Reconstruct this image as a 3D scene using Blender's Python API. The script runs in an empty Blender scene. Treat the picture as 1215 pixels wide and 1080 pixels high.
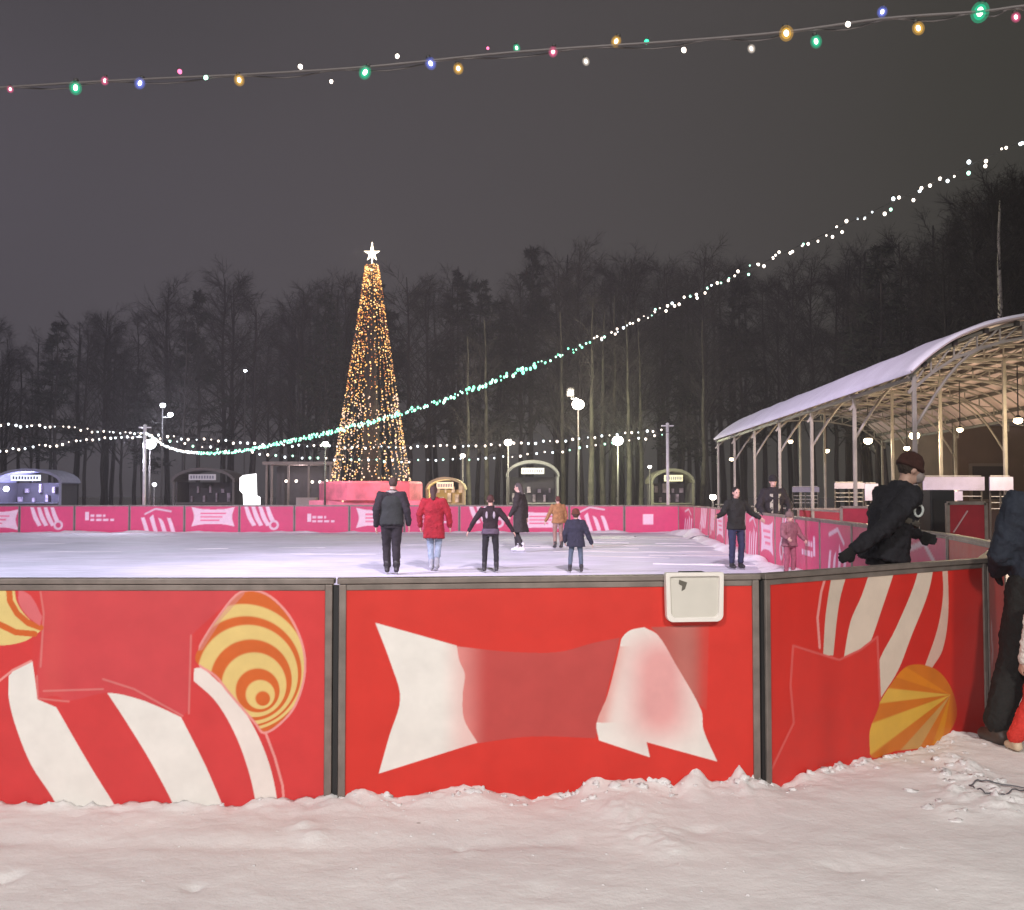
import bpy, bmesh, math, random
import numpy as np
from mathutils import Vector, Matrix, noise
R = math.radians
S = bpy.context.scene
COL = S.collection

# ------------------------------------------------------------------ camera
EYE = 1.5; F = 1200.0; W0, H0 = 1215.0, 1080.0
PITCH = math.atan(47.0 / F)
cd = bpy.data.cameras.new('camera'); cam = bpy.data.objects.new('camera', cd); COL.objects.link(cam)
cd.sensor_width = 36; cd.lens = 36 * F / W0; cd.clip_start = 0.05; cd.clip_end = 1500
cam.location = (0, 0, EYE); cam.rotation_euler = (R(90) + PITCH, 0, 0)
S.camera = cam
S.view_settings.view_transform = 'Standard'; S.view_settings.look = 'None'
S.view_settings.exposure = 0; S.view_settings.gamma = 1
S.cycles.use_denoising = True
S.cycles.max_bounces = 6; S.cycles.diffuse_bounces = 3; S.cycles.glossy_bounces = 2
S.cycles.transparent_max_bounces = 8; S.cycles.volume_bounces = 0
S.cycles.sample_clamp_indirect = 4

# ------------------------------------------------------------------ sky (overcast city night)
w = bpy.data.worlds.new('World'); S.world = w; w.use_nodes = True
nt = w.node_tree; bg = nt.nodes['Background']
tc = nt.nodes.new('ShaderNodeTexCoord'); sep = nt.nodes.new('ShaderNodeSeparateXYZ')
nt.links.new(tc.outputs['Generated'], sep.inputs[0])
mr = nt.nodes.new('ShaderNodeMapRange'); mr.inputs[1].default_value = -0.55; mr.inputs[2].default_value = 0.35
nt.links.new(sep.outputs[0], mr.inputs[0])
ramp = nt.nodes.new('ShaderNodeMix'); ramp.data_type = 'RGBA'
ramp.inputs[6].default_value = (0.080, 0.071, 0.084, 1); ramp.inputs[7].default_value = (0.052, 0.049, 0.043, 1)
nt.links.new(mr.outputs[0], ramp.inputs[0])
nz = nt.nodes.new('ShaderNodeTexNoise'); nz.inputs['Scale'].default_value = 1.6; nz.inputs['Detail'].default_value = 3
nt.links.new(tc.outputs['Generated'], nz.inputs['Vector'])
mr2 = nt.nodes.new('ShaderNodeMapRange'); mr2.inputs[3].default_value = 0.86; mr2.inputs[4].default_value = 1.14
nt.links.new(nz.outputs[0], mr2.inputs[0])
vm = nt.nodes.new('ShaderNodeVectorMath'); vm.operation = 'SCALE'
nt.links.new(ramp.outputs[2], vm.inputs[0]); nt.links.new(mr2.outputs[0], vm.inputs['Scale'])
nt.links.new(vm.outputs[0], bg.inputs[0]); bg.inputs[1].default_value = 0.84

# ------------------------------------------------------------------ rink floodlights standing behind and beside the viewer
def lamp(name, kind, loc, power, color, size=0.4, target=None, parent=None, spot=None):
    l = bpy.data.lights.new(name, kind); l.energy = power; l.color = color
    if kind == 'AREA': l.shape = 'DISK'; l.size = size
    else: l.shadow_soft_size = size
    if kind == 'SPOT': l.spot_size = R(spot or 90); l.spot_blend = 0.8
    o = bpy.data.objects.new(name, l); COL.objects.link(o); o.location = loc
    if target is not None:
        o.rotation_euler = (Vector(target) - Vector(loc)).to_track_quat('-Z', 'Y').to_euler()
    if parent: o.parent = parent
    return o
lamp('floodlight', 'AREA', (-5.0, -7.0, 8.5), 1250, (1.0, 0.94, 0.93), 1.6, (-1, 5.5, 0.3))
lamp('floodlight', 'AREA', (4.0, -6.0, 8.0), 910, (1.0, 0.93, 0.83), 1.4, (1.5, 6, 0.3))
lamp('floodlight', 'SPOT', (-17, 8, 10), 25000, (0.83, 0.77, 1.0), 0.5, (-8, 38, 0), None, 90)
lamp('floodlight', 'SPOT', (2.0, 2.0, 11), 24000, (1.0, 0.80, 0.95), 0.5, (-1, 38, 1), None, 60)
lamp('floodlight', 'SPOT', (-14, 14, 9), 11000, (0.85, 0.68, 1.0), 0.4, (6, 27, 0), None, 60)

# ------------------------------------------------------------------ helpers
def ray(px, py):
    x = (px - W0 / 2) / F; z = (H0 / 2 - py) / F
    c, s = math.cos(PITCH), math.sin(PITCH)
    return Vector((x, c - z * s, s + z * c))
def at(px, py, Y):
    d = ray(px, py); t = Y / d.y
    return Vector((d.x * t, Y, EYE + d.z * t))
def on_plane(px, py, p0, p1):
    d = ray(px, py); n = Vector((p1[1] - p0[1], p0[0] - p1[0], 0)).normalized()
    t = n.dot(Vector((p0[0], p0[1], 0))) / n.dot(Vector((d.x, d.y, 0)))
    return Vector((0, 0, EYE)) + d * t

def tag(o, label=None, cat=None, group=None, kind=None):
    if label: o['label'] = label
    if cat: o['category'] = cat
    if group: o['group'] = group
    if kind: o['kind'] = kind
    return o
def empty(name, loc=(0, 0, 0), rz=0, label=None, cat=None, group=None):
    o = bpy.data.objects.new(name, None); COL.objects.link(o); o.location = loc; o.rotation_euler = (0, 0, rz)
    o.empty_display_size = 0.2
    return tag(o, label, cat, group)
def copy_tree(o, parent=None):
    c = o.copy(); COL.objects.link(c)
    if parent: c.parent = parent
    for ch in list(o.children): copy_tree(ch, c)
    return c

_m = {}
def mat(name, color=(0.5, 0.5, 0.5), rough=0.6, metal=0.0, emit=None, es=0.0, nscale=0.0, namt=0.15, bump=0.0, bscale=30, spec=0.5, coat=0.0):
    if name in _m: return _m[name]
    m = bpy.data.materials.new(name); m.use_nodes = True; _m[name] = m
    t = m.node_tree; b = t.nodes['Principled BSDF']
    b.inputs['Base Color'].default_value = (*color, 1); b.inputs['Roughness'].default_value = rough
    b.inputs['Metallic'].default_value = metal; b.inputs['Specular IOR Level'].default_value = spec
    b.inputs['Coat Weight'].default_value = coat
    if emit: b.inputs['Emission Color'].default_value = (*emit, 1); b.inputs['Emission Strength'].default_value = es
    g = t.nodes.new('ShaderNodeTexCoord')
    if nscale:
        n = t.nodes.new('ShaderNodeTexNoise'); n.inputs['Scale'].default_value = nscale; n.inputs['Detail'].default_value = 6
        t.links.new(g.outputs['Object'], n.inputs['Vector'])
        r = t.nodes.new('ShaderNodeMapRange'); r.inputs[3].default_value = 1 - namt; r.inputs[4].default_value = 1 + namt
        r.inputs[1].default_value = 0.25; r.inputs[2].default_value = 0.75
        t.links.new(n.outputs[0], r.inputs[0])
        v = t.nodes.new('ShaderNodeVectorMath'); v.operation = 'SCALE'; v.inputs[0].default_value = color
        t.links.new(r.outputs[0], v.inputs['Scale']); t.links.new(v.outputs[0], b.inputs['Base Color'])
    if bump:
        n = t.nodes.new('ShaderNodeTexNoise'); n.inputs['Scale'].default_value = bscale; n.inputs['Detail'].default_value = 5
        t.links.new(g.outputs['Object'], n.inputs['Vector'])
        bp = t.nodes.new('ShaderNodeBump'); bp.inputs['Strength'].default_value = bump; bp.inputs['Distance'].default_value = 0.02
        t.links.new(n.outputs[0], bp.inputs['Height']); t.links.new(bp.outputs[0], b.inputs['Normal'])
    return m

class MB:
    """collects shapes, then links them as one mesh object"""
    def __init__(s): s.v = []; s.f = []; s.mi = []; s.cur = 0
    def add(s, vs, fs):
        o = len(s.v); s.v += [tuple(v) for v in vs]; s.f += [tuple(i + o for i in f) for f in fs]; s.mi += [s.cur] * len(fs)
    def box(s, c, d, rz=0, rot=None):
        M = rot or Matrix.Rotation(rz, 3, 'Z'); c = Vector(c)
        vs = [c + M @ Vector((d[0] / 2 * i, d[1] / 2 * j, d[2] / 2 * k)) for i in (-1, 1) for j in (-1, 1) for k in (-1, 1)]
        s.add(vs, [(0, 1, 3, 2), (4, 6, 7, 5), (0, 4, 5, 1), (2, 3, 7, 6), (0, 2, 6, 4), (1, 5, 7, 3)])
    def bar(s, a, b, wd, hd=None):
        a = Vector(a); b = Vector(b); d = b - a
        q = d.to_track_quat('Z', 'Y').to_matrix(); s.box((a + b) / 2, (wd, hd or wd, d.length), rot=q)
    def tube(s, pts, r, n=8, cap=True):
        pts = [Vector(p) for p in pts]; rs = r if isinstance(r, (list, tuple)) else [r] * len(pts)
        vs = []; up = None
        for i, p in enumerate(pts):
            d = (pts[min(i + 1, len(pts) - 1)] - pts[max(i - 1, 0)]).normalized()
            if up is None: up = d.orthogonal().normalized()
            x = (up - d * up.dot(d)); x = x.normalized() if x.length > 1e-6 else d.orthogonal().normalized(); up = x
            y = d.cross(x)
            for k in range(n):
                a = 2 * math.pi * k / n; vs.append(p + (x * math.cos(a) + y * math.sin(a)) * rs[i])
        fs = [(i * n + k, i * n + (k + 1) % n, (i + 1) * n + (k + 1) % n, (i + 1) * n + k) for i in range(len(pts) - 1) for k in range(n)]
        if cap: fs += [tuple(range(n - 1, -1, -1)), tuple((len(pts) - 1) * n + k for k in range(n))]
        s.add(vs, fs)
    def lathe(s, prof, n=16, c=(0, 0, 0)):
        c = Vector(c); vs = [c + Vector((r * math.cos(2 * math.pi * k / n), r * math.sin(2 * math.pi * k / n), z)) for r, z in prof for k in range(n)]
        fs = [(i * n + k, i * n + (k + 1) % n, (i + 1) * n + (k + 1) % n, (i + 1) * n + k) for i in range(len(prof) - 1) for k in range(n)]
        fs += [tuple(range(n - 1, -1, -1)), tuple((len(prof) - 1) * n + k for k in range(n))]
        s.add(vs, fs)
    def ell(s, c, r, n=10, m=7, rot=None):
        c = Vector(c); M = rot or Matrix.Identity(3); r = r if isinstance(r, (tuple, list)) else (r, r, r)
        vs = [c + M @ Vector((0, 0, -r[2]))]
        for i in range(1, m):
            t = math.pi * i / m
            for k in range(n):
                a = 2 * math.pi * k / n
                vs.append(c + M @ Vector((r[0] * math.sin(t) * math.cos(a), r[1] * math.sin(t) * math.sin(a), -r[2] * math.cos(t))))
        vs.append(c + M @ Vector((0, 0, r[2])))
        fs = [(0, 1 + (k + 1) % n, 1 + k) for k in range(n)]
        for i in range(m - 2):
            fs += [(1 + i * n + k, 1 + i * n + (k + 1) % n, 1 + (i + 1) * n + (k + 1) % n, 1 + (i + 1) * n + k) for k in range(n)]
        L = len(vs) - 1; b = 1 + (m - 2) * n
        fs += [(b + k, b + (k + 1) % n, L) for k in range(n)]
        s.add(vs, fs)
    def cap(s, a, b, ra, rb, n=12):
        """tapered capsule"""
        a = Vector(a); b = Vector(b); d = (b - a).normalized(); pts = []; rs = []
        for k in range(4): t = math.pi / 2 * (k / 4); pts.append(a - d * ra * math.cos(t)); rs.append(max(ra * math.sin(t), 1e-3))
        pts.append(a); rs.append(ra); pts.append(b); rs.append(rb)
        for k in range(1, 5): t = math.pi / 2 * (k / 4); pts.append(b + d * rb * math.sin(t)); rs.append(max(rb * math.cos(t), 1e-3))
        s.tube(pts, rs, n)
    def loft(s, rings, n=20):
        """rings: (centre, half width, half depth, side vector, front vector)"""
        vs = []
        for c, a, b, sx, fy in rings:
            c = Vector(c)
            for k in range(n):
                t = 2 * math.pi * k / n; ct, st = math.cos(t), math.sin(t); e = 0.8
                vs.append(c + sx * a * math.copysign(abs(ct) ** e, ct) + fy * b * math.copysign(abs(st) ** e, st))
        m = len(rings)
        fs = [(i * n + k, i * n + (k + 1) % n, (i + 1) * n + (k + 1) % n, (i + 1) * n + k) for i in range(m - 1) for k in range(n)]
        fs += [tuple(range(n - 1, -1, -1)), tuple((m - 1) * n + k for k in range(n))]
        s.add(vs, fs)
    def mesh(s, name, mats, smooth=False):
        me = bpy.data.meshes.new(name); me.from_pydata(s.v, [], s.f)
        for m in (mats if isinstance(mats, (list, tuple)) else [mats]): me.materials.append(m)
        if any(s.mi): me.polygons.foreach_set('material_index', s.mi)
        if smooth: me.polygons.foreach_set('use_smooth', [True] * len(me.polygons))
        me.update(); return me
    def build(s, name, mats, parent=None, smooth=False, bevel=0):
        o = bpy.data.objects.new(name, s.mesh(name, mats, smooth)); COL.objects.link(o); o.parent = parent
        if bevel:
            b = o.modifiers.new('bevel', 'BEVEL'); b.width = bevel; b.segments = 2; b.limit_method = 'ANGLE'
        return o

# ------------------------------------------------------------------ materials
def attr_mat(name, rough):
    m = bpy.data.materials.new(name); m.use_nodes = True; t = m.node_tree; b = t.nodes['Principled BSDF']
    a = t.nodes.new('ShaderNodeAttribute'); a.attribute_name = 'Col'
    g = t.nodes.new('ShaderNodeTexCoord'); n = t.nodes.new('ShaderNodeTexNoise')
    n.inputs['Scale'].default_value = 5; n.inputs['Detail'].default_value = 8; n.inputs['Roughness'].default_value = 0.7
    t.links.new(g.outputs['Object'], n.inputs['Vector'])
    r = t.nodes.new('ShaderNodeMapRange'); r.inputs[1].default_value = 0.3; r.inputs[2].default_value = 0.7; r.inputs[3].default_value = 0.90; r.inputs[4].default_value = 1.05
    t.links.new(n.outputs[0], r.inputs[0])
    v = t.nodes.new('ShaderNodeVectorMath'); v.operation = 'SCALE'
    t.links.new(a.outputs['Color'], v.inputs[0]); t.links.new(r.outputs[0], v.inputs['Scale'])
    mp = t.nodes.new('ShaderNodeMapping'); mp.inputs['Scale'].default_value = (2.2, 2.2, 14); mp.inputs['Rotation'].default_value = (0, .35, 0); t.links.new(g.outputs['Object'], mp.inputs[0])
    ns = t.nodes.new('ShaderNodeTexNoise'); ns.inputs['Scale'].default_value = 4.5; ns.inputs['Detail'].default_value = 9; ns.inputs['Roughness'].default_value = .75; t.links.new(mp.outputs[0], ns.inputs['Vector'])
    rs = t.nodes.new('ShaderNodeMapRange'); rs.inputs[1].default_value = .66; rs.inputs[2].default_value = .78; rs.inputs[4].default_value = .35; t.links.new(ns.outputs[0], rs.inputs[0])
    ms = t.nodes.new('ShaderNodeMix'); ms.data_type = 'RGBA'; ms.inputs[7].default_value = (.55, .42, .40, 1); t.links.new(rs.outputs[0], ms.inputs[0]); t.links.new(v.outputs[0], ms.inputs[6])
    t.links.new(ms.outputs[2], b.inputs['Base Color'])
    r2 = t.nodes.new('ShaderNodeMapRange'); r2.inputs[3].default_value = rough - 0.12; r2.inputs[4].default_value = rough + 0.15
    t.links.new(n.outputs[0], r2.inputs[0]); t.links.new(r2.outputs[0], b.inputs['Roughness'])
    bp = t.nodes.new('ShaderNodeBump'); bp.inputs['Strength'].default_value = 0.3; bp.inputs['Distance'].default_value = 0.03
    n2 = t.nodes.new('ShaderNodeTexNoise'); n2.inputs['Scale'].default_value = 3; t.links.new(g.outputs['Object'], n2.inputs['Vector'])
    t.links.new(n2.outputs[0], bp.inputs['Height']); t.links.new(bp.outputs[0], b.inputs['Normal'])
    return m
M_print = attr_mat('printed_vinyl', 0.5)
M_alu = mat('aluminium', (0.24, 0.205, 0.185), 0.5, 0.45, nscale=9, namt=0.3)
M_dark = mat('dark_metal', (0.03, 0.03, 0.032), 0.5, 0.3)
M_pole = mat('galvanised_steel', (0.55, 0.55, 0.55), 0.6, 0.1, nscale=6)
M_post = mat('grey_post', (0.06, 0.055, 0.055), 0.6, 0.2, nscale=6)
M_red = mat('red_board', (0.55, 0.03, 0.03), 0.5, nscale=4)
M_white = mat('white_plastic', (0.62, 0.60, 0.54), 0.4, nscale=5, namt=0.08)
M_rim = mat('white_plastic_rim', (0.80, 0.77, 0.72), 0.4)
M_cable = mat('black_cable', (0.03, 0.03, 0.03), 0.6)

def snow_mat(name, col, big=1.0, bs=0.5):
    m = bpy.data.materials.new(name); m.use_nodes = True; t = m.node_tree; b = t.nodes['Principled BSDF']
    b.inputs['Roughness'].default_value = 0.75; b.inputs['Specular IOR Level'].default_value = 0.25
    g = t.nodes.new('ShaderNodeTexCoord')
    n = t.nodes.new('ShaderNodeTexNoise'); n.inputs['Scale'].default_value = 1.3 * big; n.inputs['Detail'].default_value = 8; n.inputs['Roughness'].default_value = 0.6
    t.links.new(g.outputs['Object'], n.inputs['Vector'])
    cr = t.nodes.new('ShaderNodeValToRGB'); e = cr.color_ramp.elements
    e[0].position = 0.3; e[0].color = (col[0] * 0.86, col[1] * 0.85, col[2] * 0.86, 1); e[1].position = 0.65; e[1].color = (*col, 1)
    t.links.new(n.outputs[0], cr.inputs[0])
    # sparse grit
    vo = t.nodes.new('ShaderNodeTexVoronoi'); vo.inputs['Scale'].default_value = 3.2
    t.links.new(g.outputs['Object'], vo.inputs['Vector'])
    lt = t.nodes.new('ShaderNodeMath'); lt.operation = 'LESS_THAN'; lt.inputs[1].default_value = 0.035
    t.links.new(vo.outputs['Distance'], lt.inputs[0])
    mx = t.nodes.new('ShaderNodeMix'); mx.data_type = 'RGBA'; mx.inputs[7].default_value = (0.28, 0.25, 0.23, 1)
    mu = t.nodes.new('ShaderNodeMath'); mu.operation = 'MULTIPLY'; mu.inputs[1].default_value = 0.55
    t.links.new(lt.outputs[0], mu.inputs[0]); t.links.new(mu.outputs[0], mx.inputs[0]); t.links.new(cr.outputs[0], mx.inputs[6])
    t.links.new(mx.outputs[2], b.inputs['Base Color'])
    n2 = t.nodes.new('ShaderNodeTexNoise'); n2.inputs['Scale'].default_value = 26; n2.inputs['Detail'].default_value = 7; n2.inputs['Roughness'].default_value = 0.65
    t.links.new(g.outputs['Object'], n2.inputs['Vector'])
    bp = t.nodes.new('ShaderNodeBump'); bp.inputs['Strength'].default_value = bs; bp.inputs['Distance'].default_value = 0.02
    t.links.new(n2.outputs[0], bp.inputs['Height']); t.links.new(bp.outputs[0], b.inputs['Normal'])
    return m
M_snow = snow_mat('trodden_snow', (0.86, 0.85, 0.85), 1.0, 0.36)
M_clod = snow_mat('snow_clods', (0.84, 0.83, 0.84), 3, 0.6)

def ice_mat():
    m = bpy.data.materials.new('skated_ice'); m.use_nodes = True; t = m.node_tree; b = t.nodes['Principled BSDF']
    b.inputs['Specular IOR Level'].default_value = 0.22
    g = t.nodes.new('ShaderNodeTexCoord')
    n = t.nodes.new('ShaderNodeTexNoise'); n.inputs['Scale'].default_value = 0.35; n.inputs['Detail'].default_value = 9; n.inputs['Roughness'].default_value = 0.65
    t.links.new(g.outputs['Object'], n.inputs['Vector'])
    cr = t.nodes.new('ShaderNodeValToRGB'); e = cr.color_ramp.elements
    e[0].position = 0.34; e[0].color = (0.60, 0.64, 0.70, 1); e[1].position = 0.6; e[1].color = (0.75, 0.76, 0.85, 1)
    t.links.new(n.outputs[0], cr.inputs[0])
    mp = t.nodes.new('ShaderNodeMapping'); mp.inputs['Scale'].default_value = (0.6, 5.0, 1); mp.inputs['Rotation'].default_value = (0, 0, 0.5)
    t.links.new(g.outputs['Object'], mp.inputs[0])
    n2 = t.nodes.new('ShaderNodeTexNoise'); n2.inputs['Scale'].default_value = 1.5; n2.inputs['Detail'].default_value = 8; n2.inputs['Distortion'].default_value = 1.2
    t.links.new(mp.outputs[0], n2.inputs['Vector'])
    r = t.nodes.new('ShaderNodeMapRange'); r.inputs[1].default_value = 0.35; r.inputs[2].default_value = 0.6; r.inputs[3].default_value = 0.82; r.inputs[4].default_value = 1.05
    t.links.new(n2.outputs[0], r.inputs[0])
    v = t.nodes.new('ShaderNodeVectorMath'); v.operation = 'SCALE'; t.links.new(cr.outputs[0], v.inputs[0]); t.links.new(r.outputs[0], v.inputs['Scale'])
    t.links.new(v.outputs[0], b.inputs['Base Color'])
    r3 = t.nodes.new('ShaderNodeMapRange'); r3.inputs[1].default_value = 0.35; r3.inputs[2].default_value = 0.6; r3.inputs[3].default_value = 0.6; r3.inputs[4].default_value = 0.85
    t.links.new(n.outputs[0], r3.inputs[0]); t.links.new(r3.outputs[0], b.inputs['Roughness'])
    bp = t.nodes.new('ShaderNodeBump'); bp.inputs['Strength'].default_value = 0.35; bp.inputs['Distance'].default_value = 0.03
    t.links.new(n2.outputs[0], bp.inputs['Height']); t.links.new(bp.outputs[0], b.inputs['Normal'])
    return m
M_ice = ice_mat()

# ------------------------------------------------------------------ rink outline
BH = 1.09                                            # height of the boards
L0 = 2.18
near = [(-5.225, 5.0), (-3.045, 5.0), (-0.865, 5.0), (1.285, 5.27), (3.05, 6.57), (4.15, 8.6), (4.62, 10.7)]
side = [(4.62, 10.7)]
y = 10.7
while y < 33.5:
    y += 2.17; side.append((5.0 + 0.085 * (y - 14.3), y))
ylast = side[-1][1]
far = [side[-1], (6.75, 37.4), (6.6, 40.0)]
x = 6.6
for k in range(14): x -= 2.17; far.append((x, 40.0))
rink = [(-30, 5.0)] + near + side[1:] + far[1:] + [(-30, 40.0)]

def inside_rink(x, y):
    c = False; n = len(rink); j = n - 1
    for i in range(n):
        xi, yi = rink[i]; xj, yj = rink[j]
        if (yi > y) != (yj > y) and x < (xj - xi) * (y - yi) / (yj - yi) + xi: c = not c
        j = i
    return c
def seg_dist(x, y, a, b):
    dx, dy = b[0] - a[0], b[1] - a[1]; L2 = dx * dx + dy * dy
    t = max(0, min(1, ((x - a[0]) * dx + (y - a[1]) * dy) / L2)); qx, qy = a[0] + t * dx, a[1] + t * dy
    return math.hypot(x - qx, y - qy), t

# snow edge against the near boards, traced from the photograph: (px, py)
edge_px = [(-60, 951), (0, 952), (120, 953), (200, 952), (268, 953), (285, 958), (300, 947), (330, 946), (370, 945), (395, 938), (410, 940), (432, 934), (450, 941), (475, 947),
           (500, 940), (525, 935), (555, 930), (588, 934), (610, 945), (632, 948), (650, 943), (680, 939), (693, 928), (703, 925), (740, 926), (770, 928),
           (800, 931), (813, 916), (822, 909), (830, 913), (838, 924), (866, 922), (872, 912), (877, 905), (884, 919), (900, 924), (925, 934),
           (940, 925), (955, 917), (975, 911), (990, 908), (1020, 902), (1050, 897), (1080, 890), (1105, 882), (1122, 871), (1138, 868), (1150, 871), (1163, 876)]
def panel_of(px):
    return (near[1], near[2]) if px < 402 else ((near[2], near[3]) if px < 900 else (near[3], near[4]))
edge = []
for px, py in edge_px:
    a, b = panel_of(px); p = on_plane(px, py, a, b); edge.append((p.x, p.z))
ex = np.array([e[0] for e in edge]); ez = np.array([e[1] for e in edge])
humps = [(1060 + 70, 905, .05, .10), (1140, 945, .055, .12), (1165, 930, .04, .09), (1185, 960, .05, .12), (1125, 925, .04, .1), (1205, 950, .04, .1), (1150, 915, .05, .1), (1128, 962, .03, .1),
         (770, 990, .035, .16), (740, 965, .03, .12), (360, 985, .025, .07), (375, 995, .02, .06), (560, 1010, .012, .04), (470, 1045, .012, .03), (800, 1010, .02, .1),
         (8, 1040, -.03, .05), (232, 1052, -.02, .03), (548, 1006, -.02, .03), (465, 1043, -.02, .03), (830, 985, -.015, .04), (1000, 1030, -.012, .09), (640, 1060, -.010, .08), (150, 1000, .010, .1)]
def on_ground(px, py):
    d = ray(px, py); t = -EYE / d.z; return Vector((d.x * t, d.y * t, 0))
HP = [(on_ground(a, b), h, r) for a, b, h, r in humps]
def ground_z(x, y):
    if inside_rink(x, y):
        m = min(seg_dist(x, y, near[i], near[i + 1])[0] for i in range(len(near) - 1)) if y < 12 else 1
        return -0.08
    nv = Vector((x, y, 0)); fade = 1.0 if y < 12 else 0.5
    z = 0.011 * noise.fractal(nv * 1.4, 1.0, 2.0, 4) * fade
    if y < 14 and abs(x) < 8:
        z += 0.005 * noise.fractal(nv * 6 + Vector((7, 3, 1)), 0.8, 2.1, 3)
        d = min(seg_dist(x, y, near[i], near[i + 1])[0] for i in range(len(near) - 1))
        h = float(np.interp(x, ex, ez)) if -2.8 < x < 3.2 else 0.02
        lump = noise.fractal(Vector((x * 9, y * 9, 3)), 0.7, 2.0, 4)
        z = z * min(1, 0.25 + d * 2) + max(h, -0.03) * math.exp(-(d / 0.16) ** 1.3) + 0.030 * lump * math.exp(-d / 0.16)
        # bank foot
        z += 0.025 * math.exp(-((d - 0.3) / 0.25) ** 2) * (0.5 + 0.5 * noise.noise(Vector((x * 2.5, 0, 9)))) * (1 if x > -1 else 0.2)
        for c, hh, r in HP:
            q = ((x - c.x) ** 2 + ((y - c.y)) ** 2) / (r * r)
            if q < 6: z += hh * math.exp(-q) * (0.75 + 0.6 * noise.noise(Vector((x * 22, y * 22, 0))))
        # trampled ruts running along the boards
        z += -0.012 * math.exp(-((y - 4.42 - 0.05 * math.sin(x * 1.7) - .04 * noise.noise(Vector((x * 3, 2, 0)))) / 0.07) ** 2) * (1 if x < 0.3 else 0)
    return z
def axis(fine0, fine1, step, lo, hi, grow=1.18):
    a = list(np.arange(fine0, fine1, step)); s = step
    while a[-1] < hi: s = s * grow; a.append(a[-1] + s)
    s = step; b = [fine0]
    while b[-1] > lo: s = s * grow; b.append(b[-1] - s)
    return b[:0:-1] + a
xs = axis(-3.0, 4.6, 0.02, -400, 400); ys = axis(3.3, 7.6, 0.02, -60, 500)
gv = [(x, y, ground_z(x, y) if (y < 60 and abs(x) < 40) else 0.0) for y in ys for x in xs]
nx = len(xs)
gm = MB(); gm.v = gv; gm.f = [(j * nx + i, j * nx + i + 1, (j + 1) * nx + i + 1, (j + 1) * nx + i) for j in range(len(ys) - 1) for i in range(nx - 1)]; gm.mi = [0] * len(gm.f)
tag(gm.build('snow_ground', M_snow, smooth=True), kind='structure')
im = MB(); im.add([(x, y, 0.0) for x, y in rink], [tuple(range(len(rink)))])
tag(im.build('ice', M_ice), kind='structure')

# loose clods of snow thrown against the boards
random.seed(5)
cm = MB()
def clod(p, r):
    b = MB(); b.ell((0, 0, 0), 1, 8, 6); sd = Vector((random.random() * 50, random.random() * 50, 0))
    sc = Vector((random.uniform(.8, 1.4), random.uniform(.7, 1.2), random.uniform(.5, .95)))
    vs = []
    for v in b.v:
        v = Vector(v); k = 1 + 0.9 * noise.noise(v * 1.6 + sd) + 0.5 * noise.noise(v * 3.7 + sd)
        vs.append(p + Vector((v.x * sc.x, v.y * sc.y, v.z * sc.z)) * r * k)
    cm.add(vs, b.f)
for k in range(230):
    i = random.choice([2, 2, 2, 2, 3, 3, 1]); a, b = near[i], near[i + 1]; t = random.random()
    d = abs(random.gauss(0.05, 0.10)) + 0.01
    n = Vector((b[1] - a[1], a[0] - b[0], 0)).normalized()
    if i == 1 and (t < 0.75 or random.random() < .3): d += 0.0; 
    q = Vector((a[0] + (b[0] - a[0]) * t, a[1] + (b[1] - a[1]) * t, 0)) + n * d
    r = random.choice([.004, .005, .007, .009, .012, .018, .024]) * (1.0 if d < 0.1 else 0.6)
    if i == 1 and t < 0.8: r *= 0.5
    q.z = ground_z(q.x, q.y) - r * 0.15; clod(q, r)
for k in range(170):
    q = Vector((random.uniform(-2.6, 3.4), random.uniform(3.5, 4.8), 0)); q.z = ground_z(q.x, q.y) - .001; clod(q, random.choice([.002, .003, .004, .006]))
for k in range(60):
    c, hh, r = random.choice(HP[:8]); q = c + Vector((random.gauss(0, .11), random.gauss(0, .13), 0)); q.z = ground_z(q.x, q.y) - .006; clod(q, random.uniform(.008, .030))
tag(cm.build('snow_clods', M_clod, smooth=True), 'loose clods of snow heaped along the foot of the red boards', 'snow', kind='stuff')
# snow ridge swept against the right part of the ice and the far boards
rm = MB()
def ridge(a, b, hgt, wid, n):
    a = Vector((*a, 0)); b = Vector((*b, 0)); d = (b - a).normalized(); s = Vector((-d.y, d.x, 0)); vs = []; m = 7
    for i in range(n + 1):
        p = a + (b - a) * i / n; h = hgt * max(0, 0.45 + 0.9 * noise.fractal(p * 0.9, 1, 2, 4)); wq = wid * (0.7 + 0.5 * noise.noise(p * 0.7))
        for k in range(m):
            u = k / (m - 1) * 2 - 1; vs.append(p + s * u * wq + Vector((0, 0, 0.004 + h * (1 - u * u) + 0.1 * h * noise.noise(Vector((i * .9, k * .9, 0))) - (0.02 if abs(u) == 1 else 0))))
    rm.add(vs, [(i * m + k, i * m + k + 1, (i + 1) * m + k + 1, (i + 1) * m + k) for i in range(n) for k in range(m - 1)])
ridge((-24, 39.8), (6.3, 39.8), 0.10, 0.35, 160)
ridge((6.45, 39.2), (6.5, 34.5), 0.3, 0.7, 40)
ridge((6.4, 34.5), (5.1, 18), 0.16, 0.45, 90)
for k in range(26):
    X = random.uniform(1.0, 6.0); Y = random.uniform(21, 38); l = random.uniform(.6, 2.2); an = random.uniform(-.5, .5)
    ridge((X - l * math.cos(an), Y - l * math.sin(an)), (X + l * math.cos(an), Y + l * math.sin(an)), random.uniform(.01, .03), random.uniform(.1, .3), 14)
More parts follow.
